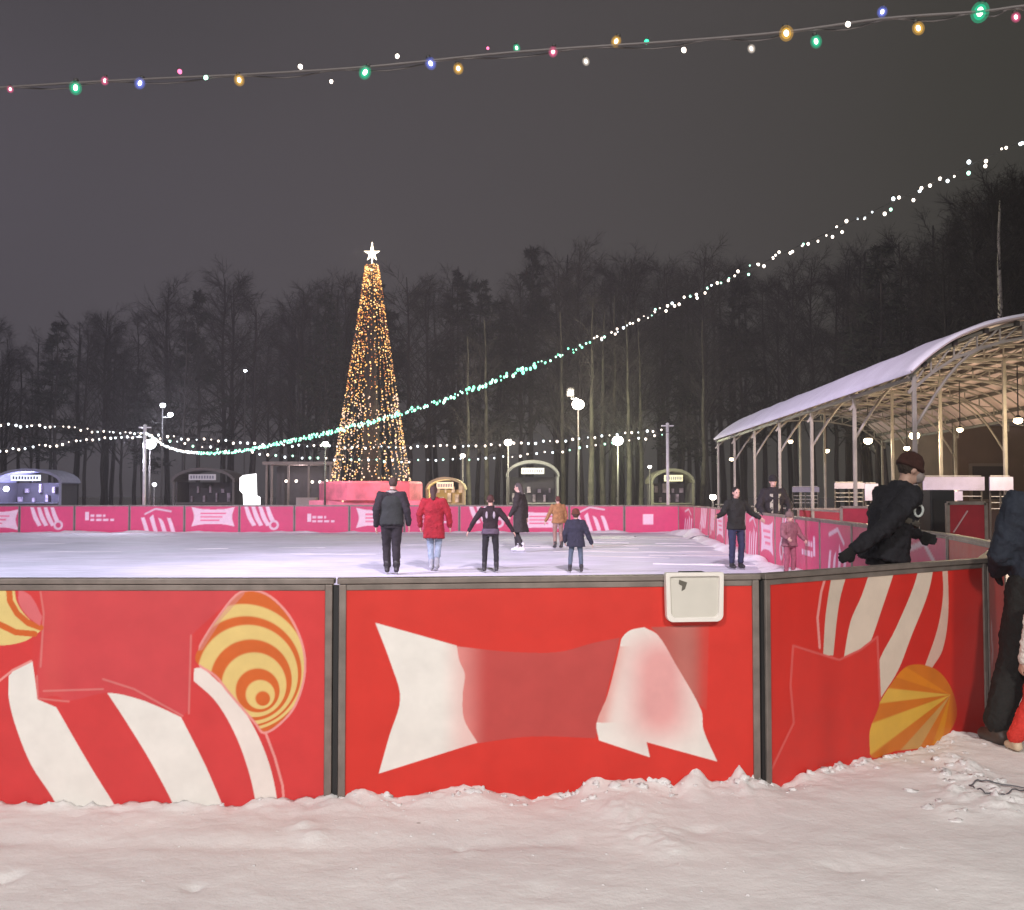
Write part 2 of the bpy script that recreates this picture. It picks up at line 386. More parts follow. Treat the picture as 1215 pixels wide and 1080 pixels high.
for k in range(12):
    X = random.uniform(-22, 1.0); Y = random.uniform(19.5, 34); l = random.uniform(.4, 1.8); an = random.uniform(-.3, .3)
    ridge((X - l * math.cos(an), Y - l * math.sin(an)), (X + l * math.cos(an), Y + l * math.sin(an)), random.uniform(.003, .008), random.uniform(.05, .12), 10)
tag(rm.build('snow_ridges', M_clod, smooth=True), 'scraped snow lying in ridges on the ice and along the far boards', 'snow', kind='stuff')

# ------------------------------------------------------------------ prints on the boards
RED = np.array([0.64, 0.026, 0.020]); WHT = np.array([0.80, 0.78, 0.74]); PINK = np.array([0.78, 0.30, 0.28])
YEL = np.array([0.74, 0.55, 0.20]); ORG = np.array([0.62, 0.12, 0.015])
def auto_smooth(pts, k=5):
    """round the shallow bends of a traced outline, keep its real corners"""
    n = len(pts); A = [np.array(p, float) for p in pts]; corner = []
    for i in range(n):
        a = A[i] - A[i - 1]; b = A[(i + 1) % n] - A[i]; c = (a @ b) / (np.linalg.norm(a) * np.linalg.norm(b) + 1e-9); corner.append(c < .80)
    out = []
    for i in range(n):
        p0, p1, p2, p3 = [A[(i + d) % n] for d in (-1, 0, 1, 2)]
        L = np.linalg.norm(p2 - p1); u0 = p1 - p0; u3 = p3 - p2
        t1 = (p2 - p1) if corner[i] else (p2 - p0) * L / (L + np.linalg.norm(u0) + 1e-9)
        t2 = (p2 - p1) if corner[(i + 1) % n] else (p3 - p1) * L / (L + np.linalg.norm(u3) + 1e-9)
        for t in np.linspace(0, 1, k, endpoint=False):
            out.append((2 * t**3 - 3 * t * t + 1) * p1 + (t**3 - 2 * t * t + t) * t1 + (-2 * t**3 + 3 * t * t) * p2 + (t**3 - t * t) * t2)
    return out
def inpoly(P, poly):
    if 6 <= len(poly) < 30: poly = auto_smooth(poly)
    X, Y = P[..., 0], P[..., 1]; c = np.zeros(X.shape, bool); n = len(poly); j = n - 1
    for i in range(n):
        xi, yi = poly[i]; xj, yj = poly[j]
        if yi != yj:
            c ^= ((yi > Y) != (yj > Y)) & (X < (xj - xi) * (Y - yi) / (yj - yi) + xi)
        j = i
    return c
def smooth_poly(pts, k=6):
    n = len(pts); out = []
    for i in range(n):
        p0, p1, p2, p3 = [np.array(pts[(i + d) % n], float) for d in (-1, 0, 1, 2)]
        for t in np.linspace(0, 1, k, endpoint=False):
            out.append(0.5 * ((2 * p1) + (-p0 + p2) * t + (2 * p0 - 5 * p1 + 4 * p2 - p3) * t * t + (-p0 + 3 * p1 - 3 * p2 + p3) * t ** 3))
    return out
def line_d(P, pts):
    best = np.full(P.shape[:-1], 1e9)
    for a, b in zip(pts[:-1], pts[1:]):
        a = np.array(a, float); b = np.array(b, float); d = b - a
        t = np.clip(((P - a) @ d) / (d @ d + 1e-9), 0, 1); best = np.minimum(best, np.linalg.norm(P - (a + t[..., None] * d), axis=-1))
    return best
def sstep(a, b, x): t = np.clip((x - a) / (b - a), 0, 1); return t * t * (3 - 2 * t)
def lay(C, m, col): m = m.astype(float)[..., None] if m.dtype == bool else m[..., None]; return C * (1 - m) + np.asarray(col) * m
def T(pts, s, ox, oy): return [(x / s + ox, y / s + oy) for x, y in pts]

def paint1(P):
    t = lambda pts: T(pts, 2.7, 0, 680)
    C = np.zeros(P.shape[:-1] + (3,)) + RED * [1, 1.5, 2.0]  # pinker reds: lavender lamplight mixed into this panel's print colour
    # striped sweet: white bands
    body = t([(-60, 380), (0, 345), (100, 282), (130, 60), (620, 60), (625, 300), (760, 400), (860, 540), (900, 640), (915, 745), (915, 900), (-60, 900)])
    C = lay(C, inpoly(P, body), RED * [.98, 1.6, 2.2])
    C = lay(C, inpoly(P, t([(104, 283), (60, 298), (28, 330), (28, 400), (50, 490), (100, 615), (180, 742), (230, 900), (460, 900), (366, 742), (290, 620), (180, 430), (120, 405), (112, 340)])), WHT)
    C = lay(C, inpoly(P, t([(344, 385), (400, 470), (480, 600), (555, 742), (620, 900), (780, 900), (712, 742), (655, 610), (580, 462), (500, 425), (400, 388)])), WHT)
    C = lay(C, inpoly(P, t([(622, 305), (620, 345), (690, 410), (750, 510), (795, 630), (820, 745), (830, 900), (905, 900), (890, 742), (862, 610), (800, 470), (720, 370), (650, 303)])), WHT * [1, .93, .92])
    C = lay(C, line_d(P, t([(852, 515), (880, 590), (905, 680), (912, 760), (915, 900)])) < 1.5, PINK)
    C = lay(C, line_d(P, t([(-10, 352), (40, 312), (100, 282)])) < 1.3, PINK)
    # cushion in the middle
    cush = t([(132, 30), (140, 130), (118, 330), (120, 402), (180, 394), (218, 410), (345, 384), (470, 412), (585, 458), (604, 440), (612, 200), (700, 120), (770, 60), (800, 30)])
    C = lay(C, inpoly(P, cush), np.array([0.60, 0.055, 0.065]))
    X = P[..., 0]; Yp = P[..., 1]
    g = np.exp(-((X - 62) / 16) ** 2) * inpoly(P, cush) * 0.35; C = lay(C, g, np.array([0.70, 0.10, 0.09]))
    for ln in ([(118, 330), (121, 402), (220, 412)], [(130, 300), (140, 130), (130, 60)], [(140, 378), (330, 372)], [(330, 340), (430, 372), (585, 458)], [(612, 200), (605, 450)]):
        C = lay(C, np.clip(1.6 - line_d(P, t(ln)), 0, 1) * 0.55, PINK * 0.9)
    # round striped sweet on the right
    egg = smooth_poly(t([(628, 285), (640, 235), (700, 140), (770, 62), (850, 66), (925, 135), (970, 235), (975, 330), (945, 425), (895, 485), (845, 512), (815, 478), (735, 385), (690, 330)]), 5)
    p0 = (P - np.array(t([(850, 415)])[0])) * 2.7; a = np.array([-.35, -.55]); b = p0 @ a; k = 1 - a @ a
    Rr = (-b + np.sqrt(b * b + k * (p0 ** 2).sum(-1))) / k
    E = np.zeros(C.shape) + ORG
    for lo, hi in ((23, 46), (70, 103), (130, 160), (178, 203)): E = lay(E, sstep(lo - 2, lo + 3, Rr) * (1 - sstep(hi - 2, hi + 3, Rr)), YEL)
    ie = inpoly(P, egg); C = lay(C, ie, E)
    C = lay(C, (line_d(P, egg + egg[:1]) < 1.4) & (X > 236), PINK)
    C = lay(C, np.clip((line_d(P, t([(640, 235), (700, 140), (770, 62)])) < 5) * 0.5 * ie, 0, 1), PINK * .8)
    # sweet cut by the left edge of the frame
    yb = t([(-200, 30), (45, 40), (55, 95), (90, 145), (135, 182), (80, 218), (0, 232), (-200, 220)])
    C = lay(C, inpoly(P, yb), YEL * [1, 1.05, 1.1])
    for ln in ([(-60, 150), (0, 165), (50, 190), (110, 195)], [(28, 40), (32, 90), (55, 130), (90, 160), (130, 175)]): C = lay(C, line_d(P, t(ln)) < 3.6, ORG)
    C = lay(C, inpoly(P, t([(60, 50), (100, 75), (135, 140), (128, 170), (90, 140), (60, 95)])), PINK * [.9, .5, .6])
    return C
def paint2(P):
    t = lambda pts: T(pts, 2.43, 400, 660)
    C = np.zeros(P.shape[:-1] + (3,)) + RED * [1, 1.1, .9]
    X = (P[..., 0] - 400) * 2.43; Y = (P[..., 1] - 660) * 2.43
    mid = t([(345, 260), (500, 276), (640, 276), (740, 250), (815, 235), (800, 300), (745, 525), (560, 520), (400, 540), (340, 500)])
    C = lay(C, inpoly(P, mid), np.array([0.50, 0.060, 0.055]))
    g = (1 - sstep(345, 440, X)) * inpoly(P, mid) * (X > 330); C = lay(C, g * .8, np.array([0.76, 0.30, 0.28]))
    lw = t([(110, 192), (345, 258), (352, 300), (368, 340), (362, 400), (366, 470), (405, 538), (380, 545), (120, 627), (150, 520), (182, 410), (155, 310)])
    col = WHT * (1 - sstep(290, 380, X)[..., None] * [0.03, 0.30, 0.30])
    C = lay(C, inpoly(P, lw), col)
    C = lay(C, inpoly(P, t([(905, 205), (1072, 198), (1066, 445), (1045, 430), (930, 232)])), np.array([0.46, 0.09, 0.075]))
    C = lay(C, sstep(1020, 1066, X) * inpoly(P, t([(905, 196), (1080, 190), (1074, 450), (1045, 440), (930, 232)])) * .75, RED * [1, 1.1, .9])
    g = np.exp(-((X - 1000) / 40) ** 2) * inpoly(P, t([(905, 205), (1072, 198), (1066, 445), (1045, 430), (930, 232)])) * .5; C = lay(C, g, np.array([.50, .2, .17]))
    rw = t([(815, 262), (822, 235), (845, 214), (885, 205), (925, 228), (975, 310), (1050, 445), (1056, 500), (1096, 592), (892, 536), (902, 580), (755, 531), (748, 482), (780, 400)])
    core = np.exp(-(((X - 930) / 95) ** 2 + ((Y - 380) / 150) ** 4))
    col = WHT * (1 - np.clip(core * 1.15, 0, 1)[..., None] * [0.05, 0.52, 0.50])
    C = lay(C, inpoly(P, rw), col)
    g = np.exp(-((X - (800 - (Y - 260) * .2)) / 30) ** 2) * ((Y > 260) & (Y < 480)); C = lay(C, g * .75 * inpoly(P, rw), np.array([.72, .25, .22]))
    return C
def paint3(P):
    t = lambda pts: T(pts, 2.25, 850, 600)
    C = np.zeros(P.shape[:-1] + (3,)) + RED * [1.0, .95, .8]
    X = (P[..., 0] - 850) * 2.25; Y = (P[..., 1] - 600) * 2.25
    CR = np.array([0.72, 0.60, 0.50])
    C = lay(C, inpoly(P, t([(300, 160), (612, 150), (618, 300), (600, 420), (440, 560), (285, 420), (272, 290)])), RED * [.95, .9, .8])
    C = lay(C, inpoly(P, t([(312, 160), (355, 160), (328, 260), (312, 400), (285, 400), (292, 290)])), CR * .85)
    C = lay(C, inpoly(P, t([(418, 150), (484, 150), (444, 270), (408, 372), (380, 420), (338, 420), (358, 310), (388, 240)])), CR)
    C = lay(C, inpoly(P, t([(545, 150), (583, 150), (565, 235), (520, 350), (485, 440), (440, 512), (430, 430), (478, 330), (525, 220)])), CR)
    C = lay(C, inpoly(P, t([(602, 150), (617, 150), (619, 290), (604, 385), (575, 435), (556, 430), (590, 330), (605, 240)])), CR * [1, .8, .8])
    C = lay(C, line_d(P, t([(300, 160), (280, 230), (270, 300), (276, 380)])) < 1.4, PINK)
    ball = smooth_poly(t([(425, 545), (490, 445), (535, 424), (590, 440), (628, 490), (642, 560), (610, 620), (560, 645), (480, 655), (415, 672), (408, 600)]), 5)
    ang = np.arctan2(Y - 505, X - 625); B = np.zeros(C.shape) + ORG * [1.05, 1.5, 1]
    an = (np.degrees(ang) % 360)
    for lo, hi, c in ((173, 186, YEL * [1, .8, .35]), (143, 160, YEL * [1, .8, .3]), (120, 132, YEL * [.8, .6, .5]), (198, 212, ORG * [1.2, 2.0, 1]), (100, 110, ORG * [1.1, 2.2, 1])):
        B = lay(B, sstep(lo - 1, lo + 1, an) * (1 - sstep(hi - 1, hi + 1, an)), c)
    C = lay(C, inpoly(P, ball), B)
    pil = t([(205, 374), (250, 388), (328, 412), (385, 385), (430, 350), (437, 520), (410, 600), (410, 663), (290, 690), (185, 750), (130, 760), (140, 720), (178, 640), (207, 580), (198, 480)])
    C = lay(C, inpoly(P, pil), RED * [1.03, 1.25, 1.2])
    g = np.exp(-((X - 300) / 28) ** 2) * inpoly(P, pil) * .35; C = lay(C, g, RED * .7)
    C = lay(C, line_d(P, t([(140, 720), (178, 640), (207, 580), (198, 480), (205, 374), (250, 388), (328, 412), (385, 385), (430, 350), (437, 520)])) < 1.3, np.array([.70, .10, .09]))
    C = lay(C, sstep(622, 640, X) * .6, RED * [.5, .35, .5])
    return C

# ------------------------------------------------------------------ board panels
def grid_sheet(a, b, flip, colour, step, off):
    """printed sheet standing off the face of a panel; flip = seen from inside the rink"""
    a = Vector((*a, 0)); b = Vector((*b, 0)); L = (b - a).length; d = (b - a) / L; n = Vector((d.y, -d.x, 0)) * (-1 if flip else 1)
    u0, u1, v0, v1 = 0.045, L - 0.045, -0.07, BH - 0.045
    nu = int((u1 - u0) / step) + 1; nv = int((v1 - v0) / step) + 1
    us = np.linspace(u0, u1, nu); vs = np.linspace(v0, v1, nv); U, V = np.meshgrid(us, vs)
    acc = 0
    for du, dv in ((-.25, -.25), (.25, -.25), (-.25, .25), (.25, .25)):
        acc = acc + colour(U + du * step, V + dv * step)
    C = acc / 4
    P = np.stack([U, np.zeros_like(U), V], -1).reshape(-1, 3)
    me = bpy.data.meshes.new('printed_sheet')
    idx = np.arange(nu * nv).reshape(nv, nu)
    q = np.stack([idx[:-1, :-1], idx[:-1, 1:], idx[1:, 1:], idx[1:, :-1]], -1).reshape(-1, 4)
    if flip: q = q[:, ::-1]
    me.vertices.add(nu * nv); me.vertices.foreach_set('co', (P + [0, -off * (-1 if flip else 1), 0]).ravel())
    me.loops.add(q.size); me.loops.foreach_set('vertex_index', q.ravel().astype('i'))
    me.polygons.add(len(q)); me.polygons.foreach_set('loop_start', np.arange(0, q.size, 4).astype('i'))
    at_ = me.color_attributes.new('Col', 'FLOAT_COLOR', 'POINT')
    at_.data.foreach_set('color', np.concatenate([np.clip(C, 0, 1).reshape(-1, 3), np.ones((nu * nv, 1))], 1).ravel().astype('f'))
    me.materials.append(M_print); me.update(); me.validate()
    return me
def frame_mesh(L):
    f = MB(); t = 0.042
    f.box((L / 2, 0, BH - .014), (L - .012, .07, .028))
    f.box((L / 2, 0, BH - .045), (L - .10, .050, .03))
    for x in (.032, L - .032): f.box((x, 0, (BH - .03) / 2 - .03), (.036, .06, BH + .028))
    me = f.mesh('steel_frame', M_alu); return me
def back_mesh(L):
    f = MB(); f.box((L / 2, 0, BH / 2 - .02), (L - .1, .03, BH - .07)); return f.mesh('board', M_red)
def place(name, me, parent, mod=None):
    o = bpy.data.objects.new(name, me); COL.objects.link(o); o.parent = parent
    if mod: bv = o.modifiers.new('bevel', 'BEVEL'); bv.width = mod; bv.segments = 2
    return o
def panel(a, b, flip, colour, step, label, group, sheet=None):
    L = math.hypot(b[0] - a[0], b[1] - a[1]); rz = math.atan2(b[1] - a[1], b[0] - a[0])
    t = empty('board_panel', (a[0], a[1], 0), rz, label, 'board panel', group)
    place('board', back_mesh(L), t); place('steel_frame', frame_mesh(L), t, .004)
    me = sheet or grid_sheet(a, b, flip, colour, step, .019)
    place('printed_sheet', me, t)
    j = MB(); j.box((0, .0, BH / 2 - .03), (.024, .035, BH - .01)); j.build('joint_strip', M_dark, t)
    for x in (0.12, L - 0.12):                          # braces on the far side of the board
        s = MB(); s.bar((x, .03 * (-1 if flip else 1), .75), (x, .42 * (-1 if flip else 1), .02), .03); s.box((x, .25 * (-1 if flip else 1), .012), (.03, .42, .02)); s.build('brace', M_alu, t)
    return t, me
def px_paint(fn, a, b):
    A = Vector((*a, 0)); d = (Vector((*b, 0)) - A).normalized(); n = Vector((d.y, -d.x, 0))
    o = A + n * .019; c, s = math.cos(PITCH), math.sin(PITCH)
    def f(U, V):
        X = o.x + d.x * U; Y = o.y + d.y * U; Z = V - EYE
        dep = Y * c + Z * s; up = Z * c - Y * s
        return fn(np.stack([W0 / 2 + F * X / dep, H0 / 2 - F * up / dep], -1))
    return f
G1 = 'red printed boards around the near end of the rink'
panel(near[1], near[2], False, px_paint(paint1, near[1], near[2]), .0042, 'red board panel printed with fat diagonal white stripes and a round yellow swirl sweet', G1)
panel(near[2], near[3], False, px_paint(paint2, near[2], near[3]), .0042, 'red board panel printed with a large white bow, under the hanging white tray', G1)
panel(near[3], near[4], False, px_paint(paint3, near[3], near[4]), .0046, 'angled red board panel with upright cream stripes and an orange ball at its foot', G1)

# generic prints (u along the panel, v up) for the rest of the ring
PK = np.array([0.68, 0.052, 0.17]); WP = np.array([0.90, 0.66, 0.76])  # pinkness of the floodlights put into these print colours
def g_stripe(U, V, L=2.17):
    C = np.zeros(U.shape + (3,)) + PK; P = np.stack([U, V], -1)
    for k in range(4):
        x = 0.45 + k * .34
        C = lay(C, inpoly(P, [(x + .10, -.1), (x + .26, -.1), (x + .12, .35), (x + .02, .62 + .12 * math.sin(k * 2)), (x - .12, .60), (x - .02, .3)]), WP)
    C = lay(C, line_d(P, [(.5, .75), (.9, .95), (1.5, .85)]) < .035, WP * .85)
    return C
def g_bow(U, V, L=2.17):
    C = np.zeros(U.shape + (3,)) + PK; P = np.stack([U, V], -1)
    C = lay(C, inpoly(P, [(.28, .92), (.7, .84), (1.5, .84), (1.92, .92), (1.82, .55), (1.92, .18), (1.5, .26), (.7, .26), (.28, .18), (.38, .55)]), WP)
    for v in (.68, .55, .42): C = lay(C, (abs(V - v) < .03) & (U > .62) & (U < 1.6 - (.68 - v)), PK * 1.1 + .12)
    return C
def g_text(U, V, L=2.17):
    C = np.zeros(U.shape + (3,)) + PK; P = np.stack([U, V], -1)
    C = lay(C, (abs(U - .48) < .08) & (abs(V - .6) < .17), WP)
    for v, l in ((.62, 1.2), (.45, 1.55)):
        k = (np.floor(U / .07) % 4 != 3); C = lay(C, (abs(V - v) < .045) & (U > .62) & (U < l) & k, WP)
    return C
def g_twirl(U, V, L=2.17):
    C = np.zeros(U.shape + (3,)) + PK; P = np.stack([U, V], -1)
    for k in range(4):
        x = .5 + k * .28
        C = lay(C, inpoly(P, [(x - .18, 1.1), (x - .04, 1.1), (x + .12, .7), (x + .3, .35), (x + .15, .3), (x - .05, .65)]), WP)
    C = lay(C, (np.hypot(U - 1.5, V - .35) < .2), WP * .9); C = lay(C, (np.hypot(U - 1.5, V - .35) < .11), PK)
    return C
def g_square(U, V, L=2.17):
    C = np.zeros(U.shape + (3,)) + PK
    C = lay(C, (abs(U - 1.0) < .22) & (abs(V - .58) < .22), WP)
    return C
def g_light(U, V, L=2.17):
    C = np.zeros(U.shape + (3,)) + RED * [.95, 1, 1]; P = np.stack([U, V], -1)
    k = (np.floor(U / .08) % 5 != 4)
    C = lay(C, (abs(V - .80) < .05) & (U > .5) & (U < 1.2) & k, WP); C = lay(C, (abs(V - .66) < .02) & (U > .5) & (U < 1.5), WP * .8)
    C = lay(C, (abs(V - .3) < .2) & (abs(U - 1.9) < .06), WP)
    return C
GF = 'pink lit printed boards along the far end of the rink'; GS = 'printed boards along the right side of the rink'
# outer/inner panels of the near right curve
def outer(U, V):
    C = np.zeros(U.shape + (3,)) + RED * [.95, 1.4, 1.8]; C = lay(C, (np.hypot(U - .42, V - .55) < .09) | (np.hypot(U - .5, V - .42) < .07) | (np.hypot(U - .40, V - .38) < .05), PINK * [1, 1.3, 1.5]); return C
t4, _ = panel(near[4], near[5], False, outer, .02, 'red board panel with pink blots behind the legs of the navy figure', G1)
m_in = grid_sheet(near[4], near[5], True, g_light, .015, .019); place('printed_sheet', m_in, t4)
panel(near[5], near[6], True, g_light, .015, 'red board panel with a short line of white lettering, right of the leaning skater', GS)
names_s = {0: 'deep pink board panel behind the trailing arm of the leaning skater', 1: 'pink board panel bearing one small white square, nearest square to the pavilion corner'}
kinds_s = [g_stripe, g_square, g_stripe, g_text, g_twirl, g_bow, g_stripe, g_text, g_stripe, g_bow, g_twirl]
words_s = ['third', 'fourth', 'fifth', 'sixth', 'seventh', 'eighth', 'ninth', 'tenth', 'eleventh', 'twelfth', 'thirteenth']
kn = {g_stripe: 'leaning white stripes', g_square: 'a white square', g_text: 'small white lettering', g_bow: 'a white bow', g_twirl: 'white twirls'}
for i in range(len(side) - 1):
    g = kinds_s[i % len(kinds_s)]
    lb = names_s.get(i) or f'pink side board panel with {kn[g]}, {words_s[i - 1]} beyond the small white square' if i else names_s[0]
    if i > 1: lb = f'pink side board panel with {kn[g]}, {["", "", "first", "second", "third", "fourth", "fifth", "sixth", "seventh", "eighth", "ninth"][i]} beyond the square-marked one'
    panel(side[i], side[i + 1], True, g, .025, lb, GS)
panel(far[0], far[1], True, g_twirl, .03, 'pink board panel with white twirls nearest the far right corner of the rink', GS)
panel(far[1], far[2], True, g_stripe, .03, 'pink board panel closing the far right corner of the rink', GS)
seqf = [g_square, g_stripe, g_text, g_stripe, g_text, g_bow, g_twirl, g_bow, g_stripe, g_text, g_twirl, g_bow, g_stripe, g_text]
seqf = [g_square, g_stripe, g_bow, g_twirl, g_text, g_bow, g_text, g_twirl, g_bow, g_stripe, g_text, g_twirl, g_bow, g_stripe]
wf = ['white square panel at the right end of the far boards', 'striped panel next to the right end of the far boards', 'white bow panel on the far boards behind the child in navy',
      'twirl panel on the far boards behind the tan jacket', 'lettered panel on the far boards between dark coat and arms-out skater', 'white bow panel on the far boards right of the red coat',
      'lettered panel on the far boards behind the man in black', 'twirl panel on the far boards below the foot of the lit tree', 'white bow panel on the far boards under the flat-roofed frame booth',
      'striped panel on the far boards under the dark arched kiosk', 'lettered panel on the far boards right of the left light pole', 'twirl panel on the far boards left of the left light pole',
      'white bow panel on the far boards under the violet kiosk', 'striped panel at the left end of the far boards']
sh = {}
for i in range(2, len(far) - 1):
    k = i - 2; g = seqf[k]
    ju, jv, js = random.uniform(-.16, .16), random.uniform(-.08, .08), random.uniform(.88, 1.12)
    panel(far[i + 1], far[i], False, (lambda U, V, g=g, ju=ju, jv=jv, js=js: g((U - 1.08) * js + 1.08 + ju, (V - .5) * js + .5 + jv)), .03, 'pink ' + wf[k], GF)

# ------------------------------------------------------------------ tray hanging on the board
def tray():
    a, b = near[2], near[3]; d = Vector((b[0] - a[0], b[1] - a[1], 0)).normalized(); n = Vector((d.y, -d.x, 0)); rz = math.atan2(d.y, d.x)
    p = on_plane(820, 712, a, b) + n * .05; p.z = 0
    t = empty('hanging_tray', (p.x, p.y, 0), rz, 'grey plastic tray with white rim hooked over the red boards', 'tray')
    z1 = BH + .015; z0 = on_plane(820, 738, a, b).z + .008; W = .305
    def rr(w0, w1, za, zb, r, y):
        pts = []
        for cx, cz, s in ((w1 / 2 - r, za + r, -90), (w0 / 2 - r * .3, zb - r * .3, 0), (-w0 / 2 + r * .3, zb - r * .3, 90), (-w1 / 2 + r, za + r, 180)):
            q = r if cz < (za + zb) / 2 else r * .3
            for k in range(6): an = R(s + 90 * k / 5); pts.append((cx + q * math.cos(an), y, cz + q * math.sin(an)))
        return pts
    m = MB(); P = rr(W, W * .97, z0, z1, .035, -.02); Q = rr(W, W * .97, z0, z1, .035, .02); n_ = len(P)
    I = rr(W - .045, W * .97 - .045, z0 + .022, z1 - .02, .03, -.02); J = rr(W - .05, W * .97 - .05, z0 + .025, z1 - .022, .03, -.006)
    m.add(P + Q + I + J, [(n_ + k, k, (k + 1) % n_, n_ + (k + 1) % n_) for k in range(n_)] + [(k, 2 * n_ + k, 2 * n_ + (k + 1) % n_, (k + 1) % n_) for k in range(n_)]
          + [(2 * n_ + k, 3 * n_ + k, 3 * n_ + (k + 1) % n_, 2 * n_ + (k + 1) % n_) for k in range(n_)] + [tuple(range(n_, 2 * n_))])
    m.build('rim', M_rim, t, bevel=.003)
    m = MB(); m.add(rr(W - .049, W * .97 - .049, z0 + .024, z1 - .021, .03, -.0065), [tuple(range(n_))]); m.build('tray_floor', M_white, t)
    m = MB(); zc = z1 - .065; x0 = -.062
    m.add([(x0 - .018, -.009, zc + .028), (x0 + .024, -.009, zc + .014), (x0 + .012, -.009, zc - .02), (x0 - .006, -.009, zc - .03), (x0 - .002, -.009, zc - .004), (x0 - .02, -.009, zc + .006)], [(5, 4, 3, 2, 1, 0)])
    m.build('dark_mark', mat('worn_mark', (.12, .11, .09), .7), t)
    m = MB(); m.box((0, .035, z1 - .002), (.12, .07, .006)); m.box((0, .072, z1 - .03), (.12, .005, .06)); m.build('hook', M_dark, t)
tray()

# ------------------------------------------------------------------ cable half buried in the snow at the right
pts = [(1215, 938), (1200, 936), (1180, 935), (1160, 934), (1150, 938), (1160, 945), (1172, 950), (1190, 952), (1205, 946), (1222, 938), (1250, 930), (1290, 936), (1330, 950)]
m = MB(); P3 = []
for a, b in zip(pts[:-1], pts[1:]):
    for k in range(4):
        q = on_ground(a[0] + (b[0] - a[0]) * k / 4, a[1] + (b[1] - a[1]) * k / 4); q.z = ground_z(q.x, q.y) + .012; P3.append(q)
m.tube(P3, .0038, 6); tag(m.build('power_cable', mat('grey_cable_snow', (.12, .12, .14), .7), smooth=True), 'thin dark cable looping over lumpy snow at the right edge', 'cable')

# ------------------------------------------------------------------ people
def sk(**kw):
    J = dict(pelvis=(0, 0, .95), chest=(0, .0, 1.30), neck=(0, 0, 1.50), head=(0, .015, 1.665), sl=(-.19, 0, 1.43), sr=(.19, 0, 1.43),
             el=(-.27, -.02, 1.15), er=(.27, -.02, 1.15), wl=(-.29, .06, .90), wr=(.29, .06, .90), hl=(-.10, 0, .92), hr=(.10, 0, .92),
             kl=(-.11, .03, .51), kr=(.11, .03, .51), al=(-.115, -.02, .12), ar=(.115, -.02, .12))
    J.update(kw); return {k: Vector(v) for k, v in J.items()}
M_skin = mat('skin', (.52, .33, .26), .55)
M_eye = mat('eye', (.03, .02, .02), .3)
M_blade = mat('skate_blade', (.5, .5, .52), .3, .9)
def cloth(name, col, rough=.85): return mat(name, col, rough, nscale=12, namt=.25, bump=.5, bscale=40)
def blob(name, mb, m, parent, voxel=.014, folds=0.0, fscale=.12, smooth=3):
    me = mb.mesh(name, m); o = bpy.data.objects.new(name, me); COL.objects.link(o)
    r = o.modifiers.new('r', 'REMESH'); r.mode = 'VOXEL'; r.voxel_size = voxel; r.use_smooth_shade = True
    s = o.modifiers.new('s', 'SMOOTH'); s.factor = .5; s.iterations = smooth
    if folds:
        tx = bpy.data.textures.get('folds%g' % fscale) or bpy.data.textures.new('folds%g' % fscale, 'CLOUDS'); tx.noise_scale = fscale; tx.noise_depth = 2
        t2 = bpy.data.textures.get('wrinkle') or bpy.data.textures.new('wrinkle', 'CLOUDS'); t2.noise_scale = .05; t2.noise_depth = 1; t2.noise_type = 'HARD_NOISE'
        d = o.modifiers.new('d2', 'DISPLACE'); d.texture = t2; d.strength = folds * .6; d.mid_level = .5; d.texture_coords = 'LOCAL'
        d = o.modifiers.new('d', 'DISPLACE'); d.texture = tx; d.strength = folds; d.mid_level = .5; d.texture_coords = 'LOCAL'
    dg = bpy.context.evaluated_depsgraph_get(); dg.update()
    nm = bpy.data.meshes.new_from_object(o.evaluated_get(dg)); nm.name = name
    nm.materials.clear(); nm.materials.append(m)
    nm.polygons.foreach_set('use_smooth', [True] * len(nm.polygons))
    o.modifiers.clear(); o.data = nm; o.parent = parent
    return o
def hand(b, w, d, out, r=1.0):
    """palm, four unequal bent fingers and a thumb from the palm's side"""
    d = d.normalized(); n = out.normalized(); s = d.cross(n).normalized()
    palm = w + d * .045; b.loft([(w, .024 * r, .017 * r, s, n), (w + d * .03, .036 * r, .016 * r, s, n), (w + d * .075, .040 * r, .014 * r, s, n), (w + d * .09, .038 * r, .012 * r, s, n)], 12)
    for k, (off, ln) in enumerate(((-.030, .062), (-.010, .072), (.010, .068), (.030, .052))):
        k0 = w + d * .085 + s * off; k1 = k0 + (d * .9 - n * .25) * ln * .5 + s * off * .15; k2 = k1 + (d * .6 - n * .75) * ln * .5
        b.cap(k0, k1, .0105 * r, .0095 * r, 8); b.cap(k1, k2, .0095 * r, .008 * r, 8)
    t0 = w + d * .03 + s * -.030 - n * .004; t1 = t0 + (d * .7 - s * .75) * .038; t2 = t1 + (d * .95 - n * .3) * .03
    b.cap(t0, t1, .014 * r, .011 * r, 8); b.cap(t1, t2, .011 * r, .009 * r, 8)
